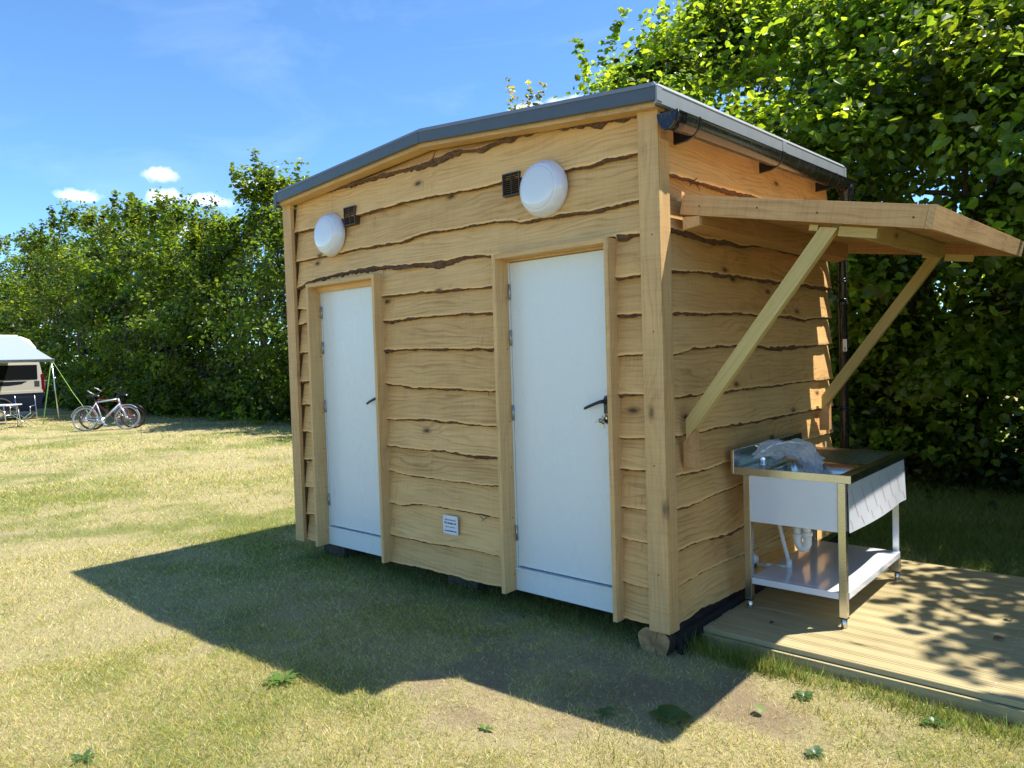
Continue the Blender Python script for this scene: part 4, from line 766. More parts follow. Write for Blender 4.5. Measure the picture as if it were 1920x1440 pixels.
# local axes: x forwards-negative (rear at 0), y away from the viewer, z up
def hull(prof, x0, x1, y0=0.0, y1=2.05): pass
mb = MB(); L = -5.7
sec = [(0.02, 0.36), (0.0, 0.5), (-0.005, 0.95), (0.0, 1.35), (0.05, 1.95), (0.13, 2.35), (0.20, 2.42)]
secr = [(2.05-a, z) for a, z in sec[::-1]]; pf_ = sec+secr; n = len(pf_)
stations = [(0.0, 0.92, 0.40), (-0.06, 1.0, 0.36), (-0.5, 1.0, 0.36), (-3.9, 1.0, 0.36), (-4.5, 0.97, 0.36), (-5.2, 0.62, 0.36), (-5.7, 0.46, 0.40)]
vs = []
for x, hs, zb_ in stations:
    for y, z in pf_:
        zz = 0.36+(z-0.36)*hs; vs.append((x-(0.10*(z-1.35) if (x > -0.1 and z > 1.35) else 0), 1.025+(y-1.025)*(0.97 if x > -0.03 else 1), zz))
fs = []; mi = []
for i in range(len(stations)-1):
    for k in range(n):
        fs.append((i*n+k, i*n+(k+1) % n, (i+1)*n+(k+1) % n, (i+1)*n+k)); zz = 0.5*(pf_[k][1]+pf_[(k+1) % n][1]); mi.append(1 if zz < 0.95 else 0)
fs += [tuple(range(n)), tuple(range((len(stations)-1)*n, len(stations)*n))]; mi += [0, 0]
mb.raw(vs, fs, mi); mb.build('body', ['van_beige', 'van_navy'], van)
mb = MB(); pr = []
rs = [(-0.10, 2.40, 0.2), (-0.15, 2.66, 0.22), (-0.26, 2.84, 0.3), (-0.5, 2.95, 0.42), (-3.6, 2.98, 0.42), (-4.4, 2.7, 0.35), (-4.8, 2.3, 0.3)]
vs = []; 
for x, z, ins in rs: vs += [(x, 0.14, 2.34), (x, 0.17+0.0*ins, 2.34+(z-2.34)*0.75), (x, 0.25+ins*.4, z), (x, 1.8-ins*.4, z), (x, 1.88, 2.34+(z-2.34)*0.75), (x, 1.91, 2.34)]
mb.raw(vs, [(i*6+k, i*6+k+1, (i+1)*6+k+1, (i+1)*6+k) for i in range(6) for k in range(5)]+[(0, 1, 2, 3, 4, 5), tuple(range(36, 42))]); mb.build('high_roof', 'van_cream', van)
mb = MB(); mb.box((-1.75, -0.012, 1.42), (-0.22, 0.03, 1.93), 0, None, 0.02); mb.box((-3.6, -0.012, 1.42), (-1.9, 0.03, 1.93), 0, None, 0.02); mb.build('window', 'glass', van)
mb = MB(); mb.raw([(-2.6, -0.007, 1.36), (-0.55, -0.007, 1.36), (-0.75, -0.007, 1.26), (-1.1, -0.007, 1.22), (-2.6, -0.007, 1.20)], [(0, 1, 2, 3, 4)]); mb.build('stripe', 'van_navy', van)
mb = MB(); mb.box((-3.5, -0.014, 0.93), (-0.06, 0.02, 1.03), 0, None, 0.01); mb.build('rubbing_strip', 'van_beige', van)
mb = MB(); mb.box((-0.33, -0.008, 1.15), (-0.16, 0.02, 1.36), 0, None, 0.01); mb.build('filler_flap', 'rubber', van)
mb = MB(); mb.box((-0.10, -0.012, 0.95), (0.012, 0.10, 1.60), 0, None, 0.02); mb.build('tail_lamp', 'taillight', van)
mb = MB(); mb.box((-0.58, -0.01, 0.62), (-0.40, 0.02, 0.69)); mb.build('side_reflector', 'orange', van)
mb = MB(); mb.tube([(-0.02, 0.3, 0.42), (0.06, 0.3, 0.43), (0.06, 1.75, 0.43), (-0.02, 1.75, 0.42)], 0.06, 8); mb.build('bumper', 'van_navy', van)
mb = MB(); mb.tube([(-0.02, 0.5, 1.32), (0.20, 0.5, 1.34), (0.36, 0.5, 1.34)], 0.02, 6); mb.tube([(-0.02, 0.6, 1.05), (0.30, 0.6, 1.05)], 0.018, 6); mb.tube([(0.25, 0.55, 1.05), (0.25, 0.55, 1.34)], 0.03, 6); mb.build('cycle_rack', 'alu', van)
for x in (-1.45, -4.7):
    for y in (0.02, 1.83):
        mb = MB(); mb.torus((x, y+0.1, 0.34), (0, 1, 0), 0.245, 0.10, 28, 10); w_ = mb.build('wheel', 'rubber', van)
        mb = MB(); mb.lathe((x, y+0.1, 0.34), (0, -1, 0), [(0.2, -0.06), (0.2, 0.06), (0.16, 0.075), (0.05, 0.06), (0.045, 0.085)], 20); mb.build('rim', 'alu', w_)
    mb = MB(); mb.tube([(x+0.42*math.cos(a), -0.004, 0.36+0.42*math.sin(a)) for a in np.linspace(0, math.pi, 14)], 0.035, 6); mb.build('wheel_arch', 'rubber', van)
# awning: wound out towards the viewer, its front bar on a leg
wl = np.linalg.inv(np.array([vu, vn, (0, 0, 1)]).T)
def vloc(p): return wl@(np.array(p)-VO)
bar = vloc((-25.622, 4.817, 2.05)); mb = MB(); ny_, nx_ = 10, 12; x1 = bar[0]; x0 = x1-3.6; vs = []
for j in range(ny_+1):
    for i in range(nx_+1):
        v = j/ny_; u = i/nx_; xr = x0+(x1-x0)*u; xr = xr-0.03*v*u
        vs.append((xr, bar[1]*(1-v)+0.12*v, bar[2]+0.03+(2.96-bar[2])*v-0.06*math.sin(math.pi*v)*(0.4+0.6*math.sin(math.pi*u))))
mb.raw(vs, [(j*(nx_+1)+i, j*(nx_+1)+i+1, (j+1)*(nx_+1)+i+1, (j+1)*(nx_+1)+i) for j in range(ny_) for i in range(nx_)], smooth=True); aw = mb.build('awning', 'awning', van)
mb = MB(); mb.box((x0, bar[1]-0.05, bar[2]-0.06), (x1+0.03, bar[1]+0.04, bar[2]+0.045), 0, None, 0.015); mb.build('awning_bar', 'alu', aw)
mb = MB(); mb.box((x0, 0.02, 2.86), (x1, 0.16, 2.99), 0, None, 0.03); mb.build('awning_case', 'van_cream', aw)
mb = MB(); mb.tube([(x1-0.06, bar[1], bar[2]-0.05), (x1+0.10, bar[1]+0.02, 0.0)], 0.022, 8); mb.lathe((x1+0.02, bar[1], 1.42), (0, 0, 1), [(0.03, 0), (0.03, 0.06)], 8); mb.build('awning_leg', 'alu', aw)
ca = np.array((-25.66, 4.76, 2.0)); mb = MB(); mb.tube([ca+(0, 0, -.03), (-24.86, 4.20, 0.0)], 0.016, 4, sy=0.25); mb.tube([ca+(0, 0, .0), ca+(-.05, -.08, 0.05), ca+(.05, .05, .04)], 0.02, 5)
tag(mb.build('tie_strap', 'lime'), 'lime green strap running straight down from the awning corner to the grass', 'strap')
mb = MB(); e_ = np.array((-21.9, 4.75, 0.05)); mb.tube([ca+(0.02, 0.03, 0.03), ca*0.5+e_*0.5-(0, 0, .03), e_], 0.0065, 5); tag(mb.build('guy_rope', 'lime'), 'lime guy rope slanting from the awning corner down behind the bicycles', 'rope')
# ------------------------------------------------------------------ camping table and chair
tb = empty('camping_table', (-23.75, 2.85, 0), tang); tag(tb, 'pale folding camping table on thin metal legs under the awning edge', 'table')
mb = MB(); mb.box((-0.75, -0.35, 0.70), (0.36, 0.35, 0.735), 0, None, 0.008); mb.build('tabletop', 'tabletop', tb)
for sx in (-0.62, 0.24):
    for sy in (-0.3, 0.3): mb = MB(); mb.tube([(sx, sy, 0.70), (sx+(0.10 if sx > 0 else -0.1), sy*1.05, 0.0)], 0.016, 8); mb.build('leg', 'alu', tb)
mb = MB(); mb.tube([(0.28, -0.3, 0.42), (0.28, 0.3, 0.42)], 0.012, 6); mb.tube([(-0.66, -0.3, 0.42), (-0.66, 0.3, 0.42)], 0.012, 6); mb.tube([(-0.66, -0.3, 0.22), (0.3, -0.3, 0.22)], 0.012, 6); mb.tube([(0.27, -0.3, 0.5), (0.02, -0.3, 0.69)], 0.01, 6); mb.build('brace', 'alu', tb)
ch = empty('camping_chair', (-24.35, 3.55, 0), tang+0.25); tag(ch, 'folding camping chair of dark navy fabric behind the table', 'chair')
mb = MB(); mb.frame((0, 0, 0), (1, 0, 0), (0, 1, 0), (0, 0, 1), (-0.25, -0.25, 0.40), (0.25, 0.22, 0.425), 0, None, 0.01); mb.build('seat', 'navyfab', ch)
mb = MB(); mb.frame((0, 0.22, 0.42), (1, 0, 0), (0, 0.98, 0.2), (0, -0.2, 0.98), (-0.25, 0.0, 0.04), (0.25, 0.02, 0.50), 0, None, 0.008); mb.build('backrest', 'navyfab', ch)
for a, b in (((-0.27, -0.25, 0), (0.27, -0.25, 0.42)), ((0.27, -0.25, 0), (-0.27, -0.25, 0.42)), ((-0.27, 0.24, 0), (0.27, 0.24, 0.42)), ((0.27, 0.24, 0), (-0.27, 0.24, 0.42))): mb = MB(); mb.tube([a, b], 0.012, 6); mb.build('leg', 'alu', ch)
for sx in (-0.27, 0.27): mb = MB(); mb.tube([(sx, 0.24, 0.0), (sx, 0.24, 0.42), (sx, 0.13, 0.95)], 0.012, 6); mb.tube([(sx, -0.25, 0.40), (sx, -0.25, 0.62), (sx, 0.2, 0.64)], 0.012, 6); mb.build('side_frame', 'alu', ch)
# ------------------------------------------------------------------ two bicycles leaning together
def bicycle(loc, rz_, lab, paint, tyre, rimc, tilt):
    r = empty('bicycle', loc, rz_); r.rotation_euler = (tilt, 0, rz_); tag(r, lab, 'bicycle', 'bicycles parked together on the grass')
    R = 0.335; W0 = np.array((0, 0, R)); W1 = np.array((1.06, 0, R)); BB = np.array((0.43, 0, 0.285)); ST = np.array((0.27, 0, 0.80)); HT = np.array((0.84, 0, 0.86)); HB = np.array((0.885, 0, 0.72))
    mb = MB()
    for a, b, q in ((BB, ST, 0.019), (ST*0.97+BB*0.03, HT*0.97+HB*0.03, 0.022), (BB, HB, 0.030), (HT+(HT-HB)*.1, HB, 0.024)): mb.tube([a, b], q, 10)
    for s in (-1, 1):
        mb.tube([BB+(0, s*.03, 0), W0+(0, s*.06, 0)], 0.012, 6); mb.tube([ST*.93+BB*.07+(0, s*.02, 0), W0+(0, s*.06, 0)], 0.011, 6)
    mb.build('frame', paint, r)
    for c in (W0, W1):
        mb = MB(); mb.torus(c, (0, 1, 0), R-0.02, 0.020, 40, 8); wl_ = mb.build('wheel', tyre, r)
        mb = MB(); mb.torus(c, (0, 1, 0), R-0.046, 0.010, 36, 6); mb.lathe(c, (0, 1, 0), [(0.022, -0.05), (0.03, -0.02), (0.03, 0.02), (0.022, 0.05)], 10)
        for k in range(28):
            a = 2*math.pi*k/28; s = 0.028*(-1)**k; mb.tube([c+(0.02*math.cos(a+.5), s, 0.02*math.sin(a+.5)), c+((R-.06)*math.cos(a), 0, (R-.06)*math.sin(a))], 0.0022, 3, caps=False)
        mb.build('rim', rimc, wl_)
    mb = MB()
    for s in (-1, 1): mb.tube([HB+(0.01, s*.055, -0.06), W1*.5+HB*.5+(0.02, s*.055, -.03), W1+(0, s*.055, 0)], [0.022, 0.02, 0.012], 8)
    mb.box((0.865, -0.075, 0.65), (0.925, 0.075, 0.70)); mb.build('fork', paint, r)
    mb = MB(); q = HT+(HT-HB)*.35+(0, 0, 0.05); mb.tube([HT, q, q+(0.07, 0, 0.05)], 0.015, 8)
    g = q+(0.07, 0, 0.05); mb.tube([g+(-0.06, -0.31, 0.03), g+(0, -0.12, 0.0), g+(0, 0.12, 0.0), g+(-0.06, 0.31, 0.03)], 0.013, 8); mb.build('handlebar', 'black', r)
    for s in (-1, 1): mb = MB(); mb.tube([g+(-0.05, s*.29, 0.03), g+(0.05, s*.30, 0.10), g+(0.12, s*.27, 0.15)], 0.014, 6); mb.build('bar_end', 'silverpaint' if paint == 'redpaint' else 'black', r)
    mb = MB(); mb.tube([ST, ST+(-0.045, 0, 0.14)], 0.014, 8); p = ST+(-0.045, 0, 0.15)
    vs = []
    for x, w_, z in ((-0.14, 0.07, 0.02), (-0.08, 0.085, 0.025), (0.0, 0.05, 0.02), (0.08, 0.022, 0.018), (0.14, 0.015, 0.01)): vs += [p+(x, -w_, z-.02), p+(x, -w_*.6, z+.02), p+(x, w_*.6, z+.02), p+(x, w_, z-.02)]
    mb.raw(vs, [(i*4+k, i*4+k+1, (i+1)*4+k+1, (i+1)*4+k) for i in range(4) for k in range(3)]+[(0, 1, 2, 3), (16, 17, 18, 19)], smooth=True); mb.build('saddle', 'black', r)
    for c, a0, a1 in ((W0, 0.9, 3.0), (W1, 0.75, 2.75)):
        mb = MB(); pts = [c+((R+.025)*math.cos(a), 0, (R+.025)*math.sin(a)) for a in np.linspace(a0, a1, 14)]; mb.tube(pts, 0.026, 6, sy=0.35)
        mb.build('mudguard', 'black' if tyre == 'rubber' else 'silverpaint', r)
    mb = MB(); mb.lathe(BB, (0, -1, 0), [(0.09, 0.05), (0.09, 0.056), (0.03, 0.062), (0.03, 0.085)], 20); mb.beam(BB+(0, -.09, 0), BB+(0.11, -.09, -0.13), (0, 1, 0), 0.014, 0.024); mb.beam(BB+(0, .09, 0), BB+(-0.11, .09, 0.13), (0, 1, 0), 0.014, 0.024)
    mb.box((0.50, -0.16, 0.145), (0.60, -0.09, 0.165)); mb.lathe(W0, (0, -1, 0), [(0.05, 0.03), (0.05, 0.05)], 14); mb.beam(BB+(0, -.06, .085), W0+(0, -.06, .05), (0, 1, 0), 0.006, 0.008); mb.beam(BB+(0, -.06, -.085), W0+(0, -.06, -.05), (0, 1, 0), 0.006, 0.008); mb.build('crankset', 'alu', r)
    return r
bicycle((-20.15, 3.86, 0), math.atan2(0.80, 0.60), 'silver framed bicycle with pale dusty tyres standing nearest on the grass', 'silverpaint', 'dusty', 'alu', -0.10)
bicycle((-19.75, 4.98, 0), math.atan2(-0.80, -0.60), 'dark red bicycle with black tyres facing the other way behind the silver one', 'redpaint', 'rubber', 'redpaint', -0.12)
# ------------------------------------------------------------------ lawn
def greenness(x, y):
    g = fbm2(x*0.55, y*0.55, 3, 4)*0.55+fbm2(x*2.4, y*2.4, 20, 3)*0.45
    g = (g-0.5)*2.0+0.27
    g += 0.10*np.sin((x*0.9-y*0.5)*2.2)*np.clip((-x-3)/6, 0, 1)           # faint mowing lines out on the field
    d = np.hypot(x-1.3, (y-0.12)*1.7); g += 0.25*np.exp(-(d/0.9)**2)        # lusher along the deck edge
    g += 0.55*np.clip((y-2.5)/1.0, 0, 1)*np.clip((x+2)/2, 0, 1)*np.clip((9-y)/2, 0, 1)
    g += 0.22*np.exp(-((x+2.0)/2.0)**2-((y+0.2)/0.5)**2)
    g -= 0.34*np.exp(-((x+1.2)/1.7)**2-((y+0.8)/0.6)**2); g += 0.10*np.clip((-x-3)/4, 0, 1)
    g -= 0.22*np.exp(-((x-0.7)/0.8)**2-((y+0.75)/0.6)**2)
    return np.clip(g, 0, 1)
def soilness(x, y):
    s_ = fbm2(x*1.3, y*1.3, 41, 4); v = (s_-0.55)*2.4
    for cx_, cy_, r_, a_ in ((-0.55, -0.62, 0.6, 0.46), (-1.9, -0.95, 0.8, 0.62), (-1.2, -0.8, 0.6, 0.42), (0.55, -0.35, 0.42, 0.40), (0.8, -0.75, 0.4, 0.25), (-0.2, -1.5, 0.5, 0.15), (1.6, -0.25, 0.4, 0.25), (-2.5, -0.3, 0.6, 0.15), (0.7, 2.75, 0.6, 0.35)):
        v = v+a_*(0.25+1.5*fbm2(x*4.5, y*4.5, 55, 4)-0.35)*np.exp(-((x-cx_)**2+(y-cy_)**2)/r_**2)
    return np.clip(v, 0, 1)
def gh(x, y): return 0.022*(fbm2(x*0.8, y*0.8, 70, 3)-0.5)+0.012*(fbm2(x*5, y*5, 75, 2)-0.5)-0.006-0.02*np.clip(x-0.9, 0, 1)*np.clip(1-y, 0, 1)
ax = np.concatenate([[-900, -400, -200, -120, -80, -60, -50], np.linspace(-42, -9, 90), np.arange(-8.8, 4.0, 0.07), np.linspace(4.1, 14, 40), [18, 25, 40, 80, 200, 500]])
ay = np.concatenate([[-500, -200, -80, -40, -20, -12], np.linspace(-9, -4.2, 20), np.arange(-4.1, 6.5, 0.07), np.linspace(6.7, 22, 60), [26, 34, 50, 90, 200, 500, 1200]])
X, Y = np.meshgrid(ax, ay); Z = gh(X, Y); far_ = (np.abs(X) > 45) | (np.abs(Y) > 40); Z[far_] = 0
nx, ny = len(ax), len(ay); me = bpy.data.meshes.new('lawn')
V = np.stack([X.ravel(), Y.ravel(), Z.ravel()], 1).astype(np.float32); i, j = np.meshgrid(np.arange(nx-1), np.arange(ny-1)); b = (j*nx+i).ravel(); F = np.stack([b, b+1, b+1+nx, b+nx], 1).astype(np.int32)
def npmesh(name, V, F, m, smooth=False):
    me = bpy.data.meshes.new(name); k = F.shape[1]; me.vertices.add(len(V)); me.vertices.foreach_set('co', V.astype(np.float32).ravel()); me.loops.add(F.size); me.loops.foreach_set('vertex_index', F.astype(np.int32).ravel())
    me.polygons.add(len(F)); me.polygons.foreach_set('loop_start', np.arange(0, F.size, k, dtype=np.int32))
    me.materials.append(M[m]); me.polygons.foreach_set('use_smooth', np.full(len(F), smooth)); me.update(calc_edges=True); return me
def setcol(me, C): a = me.attributes.new('lc', 'FLOAT_COLOR', 'POINT'); a.data.foreach_set('color', np.concatenate([C, np.ones((len(C), 1))], 1).astype(np.float32).ravel())
me = npmesh('lawn', V, F, 'lawn', True)
a = me.attributes.new('soil', 'FLOAT', 'POINT'); a.data.foreach_set('value', soilness(X, Y).ravel().astype(np.float32)); a = me.attributes.new('green', 'FLOAT', 'POINT'); a.data.foreach_set('value', greenness(X, Y).ravel().astype(np.float32))
lawn = bpy.data.objects.new('ground', me); S.collection.objects.link(lawn); tag(lawn, 'dry straw coloured mown lawn of the campsite field', 'ground', kind='structure')
# grass blades, thick near by and thinning with distance
G = np.random.RandomState(21)
def blades(x, y, h, wd, lean, col, segs=2):
    n = len(x); z = gh(x, y); az_ = G.rand(n)*2*math.pi; la = G.rand(n)*2*math.pi; dx = np.cos(la)*lean*h; dy = np.sin(la)*lean*h; hz = h*np.sqrt(np.clip(1-lean**2*.8, .06, 1))
    wx = np.cos(az_)*wd/2; wy = np.sin(az_)*wd/2; P = lambda f, k, s: np.stack([x+dx*f+s*wx*k, y+dy*f+s*wy*k, z-0.004+hz*(f**0.75 if segs > 1 else f)], 1)
    V = np.stack([P(0, 1, -1), P(0, 1, 1), P(0.5*0.8, .8, 1), P(0.5*0.8, .8, -1), P(1, .12, -1), P(1, .12, 1)], 1)
    b = np.arange(n)[:, None]*6; F = np.concatenate([b+np.array([[0, 1, 2, 3]]), b+np.array([[3, 2, 5, 4]])], 0)
    sh = np.array([0.75, 0.75, 0.95, 0.95, 1.08, 1.08])[None, :, None]; C = col[:, None, :]*np.ones((1, 6, 1)) if False else col[:, None, :]*np.ones_like(sh)
    return V.reshape(-1, 3), F, np.clip(C.reshape(-1, 3), 0, 1)
def bladecol(g, n):
    r = G.rand(n); isg = G.rand(n) < np.clip(g*0.75+0.2, 0, 0.95)
    st = np.array([0.80, 0.72, 0.38])[None]*(0.42+0.85*G.rand(n))[:, None]*np.array([1, 1, 1])[None]; st[:, 2] *= 0.7+0.6*G.rand(n)
    gr_ = np.array([0.40, 0.45, 0.11])[None]*(0.4+0.95*G.rand(n))[:, None]; gr_[:, 0] *= 0.7+0.8*G.rand(n)
    dead = G.rand(n) < 0.16; st[dead] *= np.array((0.62, 0.5, 0.5)); return np.where(isg[:, None], gr_, st), isg
parts = []; xs_, ys_ = [], []
for r0, r1, N in ((1.7, 3.2, 80000), (3.2, 5.0, 170000), (5.0, 8.0, 140000), (8, 13, 95000), (13, 20, 50000), (20, 32, 32000)):
    rr = np.sqrt(G.rand(N)*(r1**2-r0**2)+r0**2); th = np.radians(-41.5+(G.rand(N)-0.5)*(92)); xs_.append(CAM[0]+rr*np.sin(th)); ys_.append(CAM[1]+rr*np.cos(th))
x = np.concatenate(xs_); y = np.concatenate(ys_)
keep = ~((x > -3.62) & (x < 0.02) & (y > 0.35) & (y < 2.85)) & ~((x > 0.0) & (x < 3.0) & (y > 0.31) & (y < 2.44)) & (y < 12)
keep &= G.rand(len(x)) > np.clip(soilness(x, y)*1.5-0.1+1.2*(fbm2(x*14, y*14, 61, 2)-0.5)*(soilness(x, y) > 0.15), 0, 0.9)
x, y = x[keep], y[keep]; r = np.hypot(x-CAM[0], y-CAM[1]); g = greenness(x, y); col, isg = bladecol(g, len(x))
h = (0.018+0.026*G.rand(len(x))**1.5)*(1+0.25*isg)*np.clip(r/7, 1, 2.0); wd = 0.0026*np.maximum(1, r/4.2)*(0.7+0.6*G.rand(len(x))); lean = np.where(isg, 0.45+0.5*G.rand(len(x)), 0.7+0.3*G.rand(len(x)))
shaded = (y > 2.45) & (x > -1.5) & (y < 6); h = np.where(shaded, h*2.2, h); col = np.where(shaded[:, None], col*np.array((0.45, 0.62, 0.5)), col)  # longer grass behind the deck, hedge shade painted into its darker colour
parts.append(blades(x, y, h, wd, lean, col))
# longer tufts along the deck edge, round the log and against the shed foot
def tufts(n, fx, fy, h0, h1, green=0.8, w_=0.0032):
    t_ = G.rand(n); x = fx(t_, n); y = fy(t_, n); col, isg = bladecol(np.full(n, green), n); col = col*np.array((0.55, 0.66, 0.6)); parts.append(blades(x, y, h0+(h1-h0)*G.rand(n)**1.6, np.full(n, w_)*(0.7+.6*G.rand(n)), 0.15+0.55*G.rand(n), col))
cl = lambda n, a, b: np.clip(G.randn(n)*0.5, -1, 1)*(b-a)/2+(a+b)/2
tufts(2000, lambda t, n: 0.05+t*2.4, lambda t, n: 0.285-np.abs(G.randn(n))*0.07, 0.02, 0.06, 1.0)
tufts(1300, lambda t, n: 0.38+0.16*G.randn(n), lambda t, n: 0.20-np.abs(G.randn(n))*0.05, 0.04, 0.15, 1.0)
tufts(900, lambda t, n: 1.35+0.25*G.randn(n), lambda t, n: 0.22-np.abs(G.randn(n))*0.07, 0.03, 0.11, 0.95)
tufts(2600, lambda t, n: -3.6+t*3.4, lambda t, n: 0.16+0.12*G.randn(n), 0.03, 0.10, 0.85)
tufts(260, lambda t, n: 0.05+0.03*G.randn(n), lambda t, n: 0.22+0.05*G.randn(n), 0.04, 0.13, 0.9)
for cx_, cy_, rr in ((-0.85, -1.35, 0.14), (0.3, -0.95, 0.12), (-0.2, -0.55, 0.15), (0.55, -1.05, 0.12), (1.5, -0.1, 0.2), (0.95, -0.1, 0.16), (-1.45, -1.62, 0.16), (-2.3, -1.2, 0.2), (-0.6, -1.75, 0.14)):
    tufts(170, lambda t, n: cx_+rr*G.randn(n), lambda t, n: cy_+rr*0.7*G.randn(n), 0.02, 0.065, 0.95)
V = []; F = []; C = []; k = 0
for v, f, c in parts: V.append(v); F.append(f+k); C.append(c); k += len(v)
me = npmesh('grass', np.concatenate(V), np.concatenate(F), 'grass'); setcol(me, np.concatenate(C)); o = bpy.data.objects.new('grass', me); S.collection.objects.link(o); tag(o, 'short dry grass blades covering the lawn', 'grass', kind='stuff')
# weeds in the lawn: rosettes of broad leaves
def leafshape(n=7, w_=0.35, lob=0.0):
    t_ = np.linspace(0, 1, n); wd_ = w_*np.sin(np.pi*t_**0.8)*(1-lob*(np.arange(n) % 2)); return t_, wd_
def rosette(name, lab, x, y, nl, ln, w_, lob, up, colr, cat='weed', grp='broad-leaved weeds in the lawn', rs=0):
    R_ = np.random.RandomState(rs); V = []; F = []; C = []; t_, wd_ = leafshape(9 if lob else 7, w_, lob); n = len(t_)
    for k in range(nl):
        a = 2*math.pi*k/nl+R_.rand()*0.9; L_ = ln*(0.6+0.5*R_.rand()); u = up*(0.4+0.9*R_.rand()); d = np.array((math.cos(a), math.sin(a), 0)); s_ = np.array((-math.sin(a), math.cos(a), 0)); b0 = len(V)
        for i in range(n):
            c = d*L_*t_[i]*math.cos(u)+np.array((0, 0, 0.006+L_*(t_[i]*math.sin(u)-0.55*t_[i]**2.2*math.sin(u)*1.1)))
            for q in (-1, 0, 1): V.append(np.array((x, y, float(gh(np.array(x), np.array(y)))))+c+s_*q*wd_[i]*L_+np.array((0, 0, abs(q)*0.25*wd_[i]*L_))); C.append(np.array(colr)*(0.75+0.5*R_.rand()))
        for i in range(n-1):
            for q in (0, 1): F.append((b0+i*3+q, b0+i*3+q+1, b0+(i+1)*3+q+1, b0+(i+1)*3+q))
    me = npmesh(name, np.array(V), np.array(F), 'weed', True); setcol(me, np.array(C)); o = bpy.data.objects.new(name, me); S.collection.objects.link(o); tag(o, lab, cat, grp)
gc1, gc2 = (0.11, 0.20, 0.035), (0.055, 0.13, 0.03)
rosette('dandelion', 'bright green dandelion rosette at the edge of the shadow cast by the roof', -1.46, -1.47, 17, 0.12, 0.13, 0.5, 0.5, gc1, rs=1)
rosette('dandelion', 'small dandelion rosette in the bottom left corner of the lawn', -1.46, -2.42, 8, 0.085, 0.17, 0.4, 0.45, gc2, rs=2)
rosette('dock_plant', 'dark broad-leaved dock plant at the tip of the canopy shadow', 0.33, -0.60, 4, 0.125, 0.42, 0.0, 0.55, gc2, rs=3)
rosette('dock_plant', 'little dock plant left of the canopy shadow tip', 0.07, -0.74, 3, 0.09, 0.36, 0.0, 0.6, gc2, rs=4)
rosette('plantain', 'tiny green plantain on bare soil in the sunny lawn before the right door', -0.28, -1.165, 5, 0.05, 0.24, 0.0, 0.5, gc1, rs=5)
rosette('plantain', 'grey-green plantain at the bottom edge of the lawn below the deck', 0.94, -0.48, 9, 0.06, 0.26, 0.0, 0.5, (0.08, 0.14, 0.06), rs=6)
rosette('plantain', 'clump of plantain in the grass against the right part of the deck front', 1.25, 0.10, 8, 0.07, 0.28, 0.0, 0.7, gc2, rs=7)
rosette('clover', 'patch of small leaves in the grass below the near corner of the deck', 0.72, 0.0, 14, 0.06, 0.30, 0.0, 0.5, (0.09, 0.15, 0.05), rs=8)
mb = MB()
def fallen(x, y, z, ln, a, lab, colr):
    t_ = np.linspace(0, 1, 7); wd_ = 0.36*np.sin(np.pi*t_**0.75); d = np.array((math.cos(a), math.sin(a), 0.12)); s_ = np.array((-math.sin(a), math.cos(a), 0.15)); V = []; F = []
    for i in range(7):
        for q in (-1, 0, 1): V.append(np.array((x, y, z+0.004))+d*ln*t_[i]+s_*q*wd_[i]*ln+np.array((0, 0, 0.25*abs(q)*wd_[i]*ln+0.1*ln*math.sin(math.pi*t_[i]))))
    for i in range(6):
        for q in (0, 1): F.append((i*3+q, i*3+q+1, i*3+q+4, i*3+q+3))
    me = npmesh('fallen_leaf', np.array(V), np.array(F), 'weed', True); setcol(me, np.tile(np.array(colr), (len(V), 1))); o = bpy.data.objects.new('fallen_leaf', me); S.collection.objects.link(o); tag(o, lab, 'leaf', 'fallen leaves')
fallen(0.64, -0.31, 0.01, 0.07, 2.2, 'pale green fallen leaf lying on the soil in front of the deck', (0.20, 0.25, 0.09))
fallen(1.33, 1.06, DZ, 0.06, 0.4, 'dry brown leaf on the deck boards right of the sink, nearer of two', (0.20, 0.15, 0.09))
fallen(1.36, 1.42, DZ, 0.06, 1.9, 'dark curled leaf on the deck boards right of the sink, farther of two', (0.06, 0.06, 0.03))
fallen(0.31, 0.60, DZ, 0.03, 0.9, 'tiny dark leaf scrap on the deck between the near sink legs', (0.05, 0.04, 0.02))
# ------------------------------------------------------------------ hedge of hazel trees
T = np.random.RandomState(33)
def leaves(c, nrm, size, colr):
    """folded six-point leaves: c centres, nrm normals"""
    n = len(c); nrm = nrm/np.linalg.norm(nrm, axis=1, keepdims=True); r = T.randn(n, 3); a = r-nrm*np.sum(r*nrm, 1, keepdims=True); a /= np.linalg.norm(a, axis=1, keepdims=True)+1e-9; b = np.cross(nrm, a)
    s = size[:, None]; up = nrm*s*0.13
    V = np.stack([c-a*s*.5, c-a*s*.12+b*s*.43+up, c+a*s*.28+b*s*.34+up, c+a*s*.55-up*.6, c+a*s*.28-b*s*.34+up, c-a*s*.12-b*s*.43+up], 1)
    k = np.arange(n)[:, None]*6; F = np.concatenate([k+np.array([[0, 1, 2, 3]]), k+np.array([[0, 3, 4, 5]])], 0)
    return V.reshape(-1, 3), F, np.repeat(colr, 6, 0)
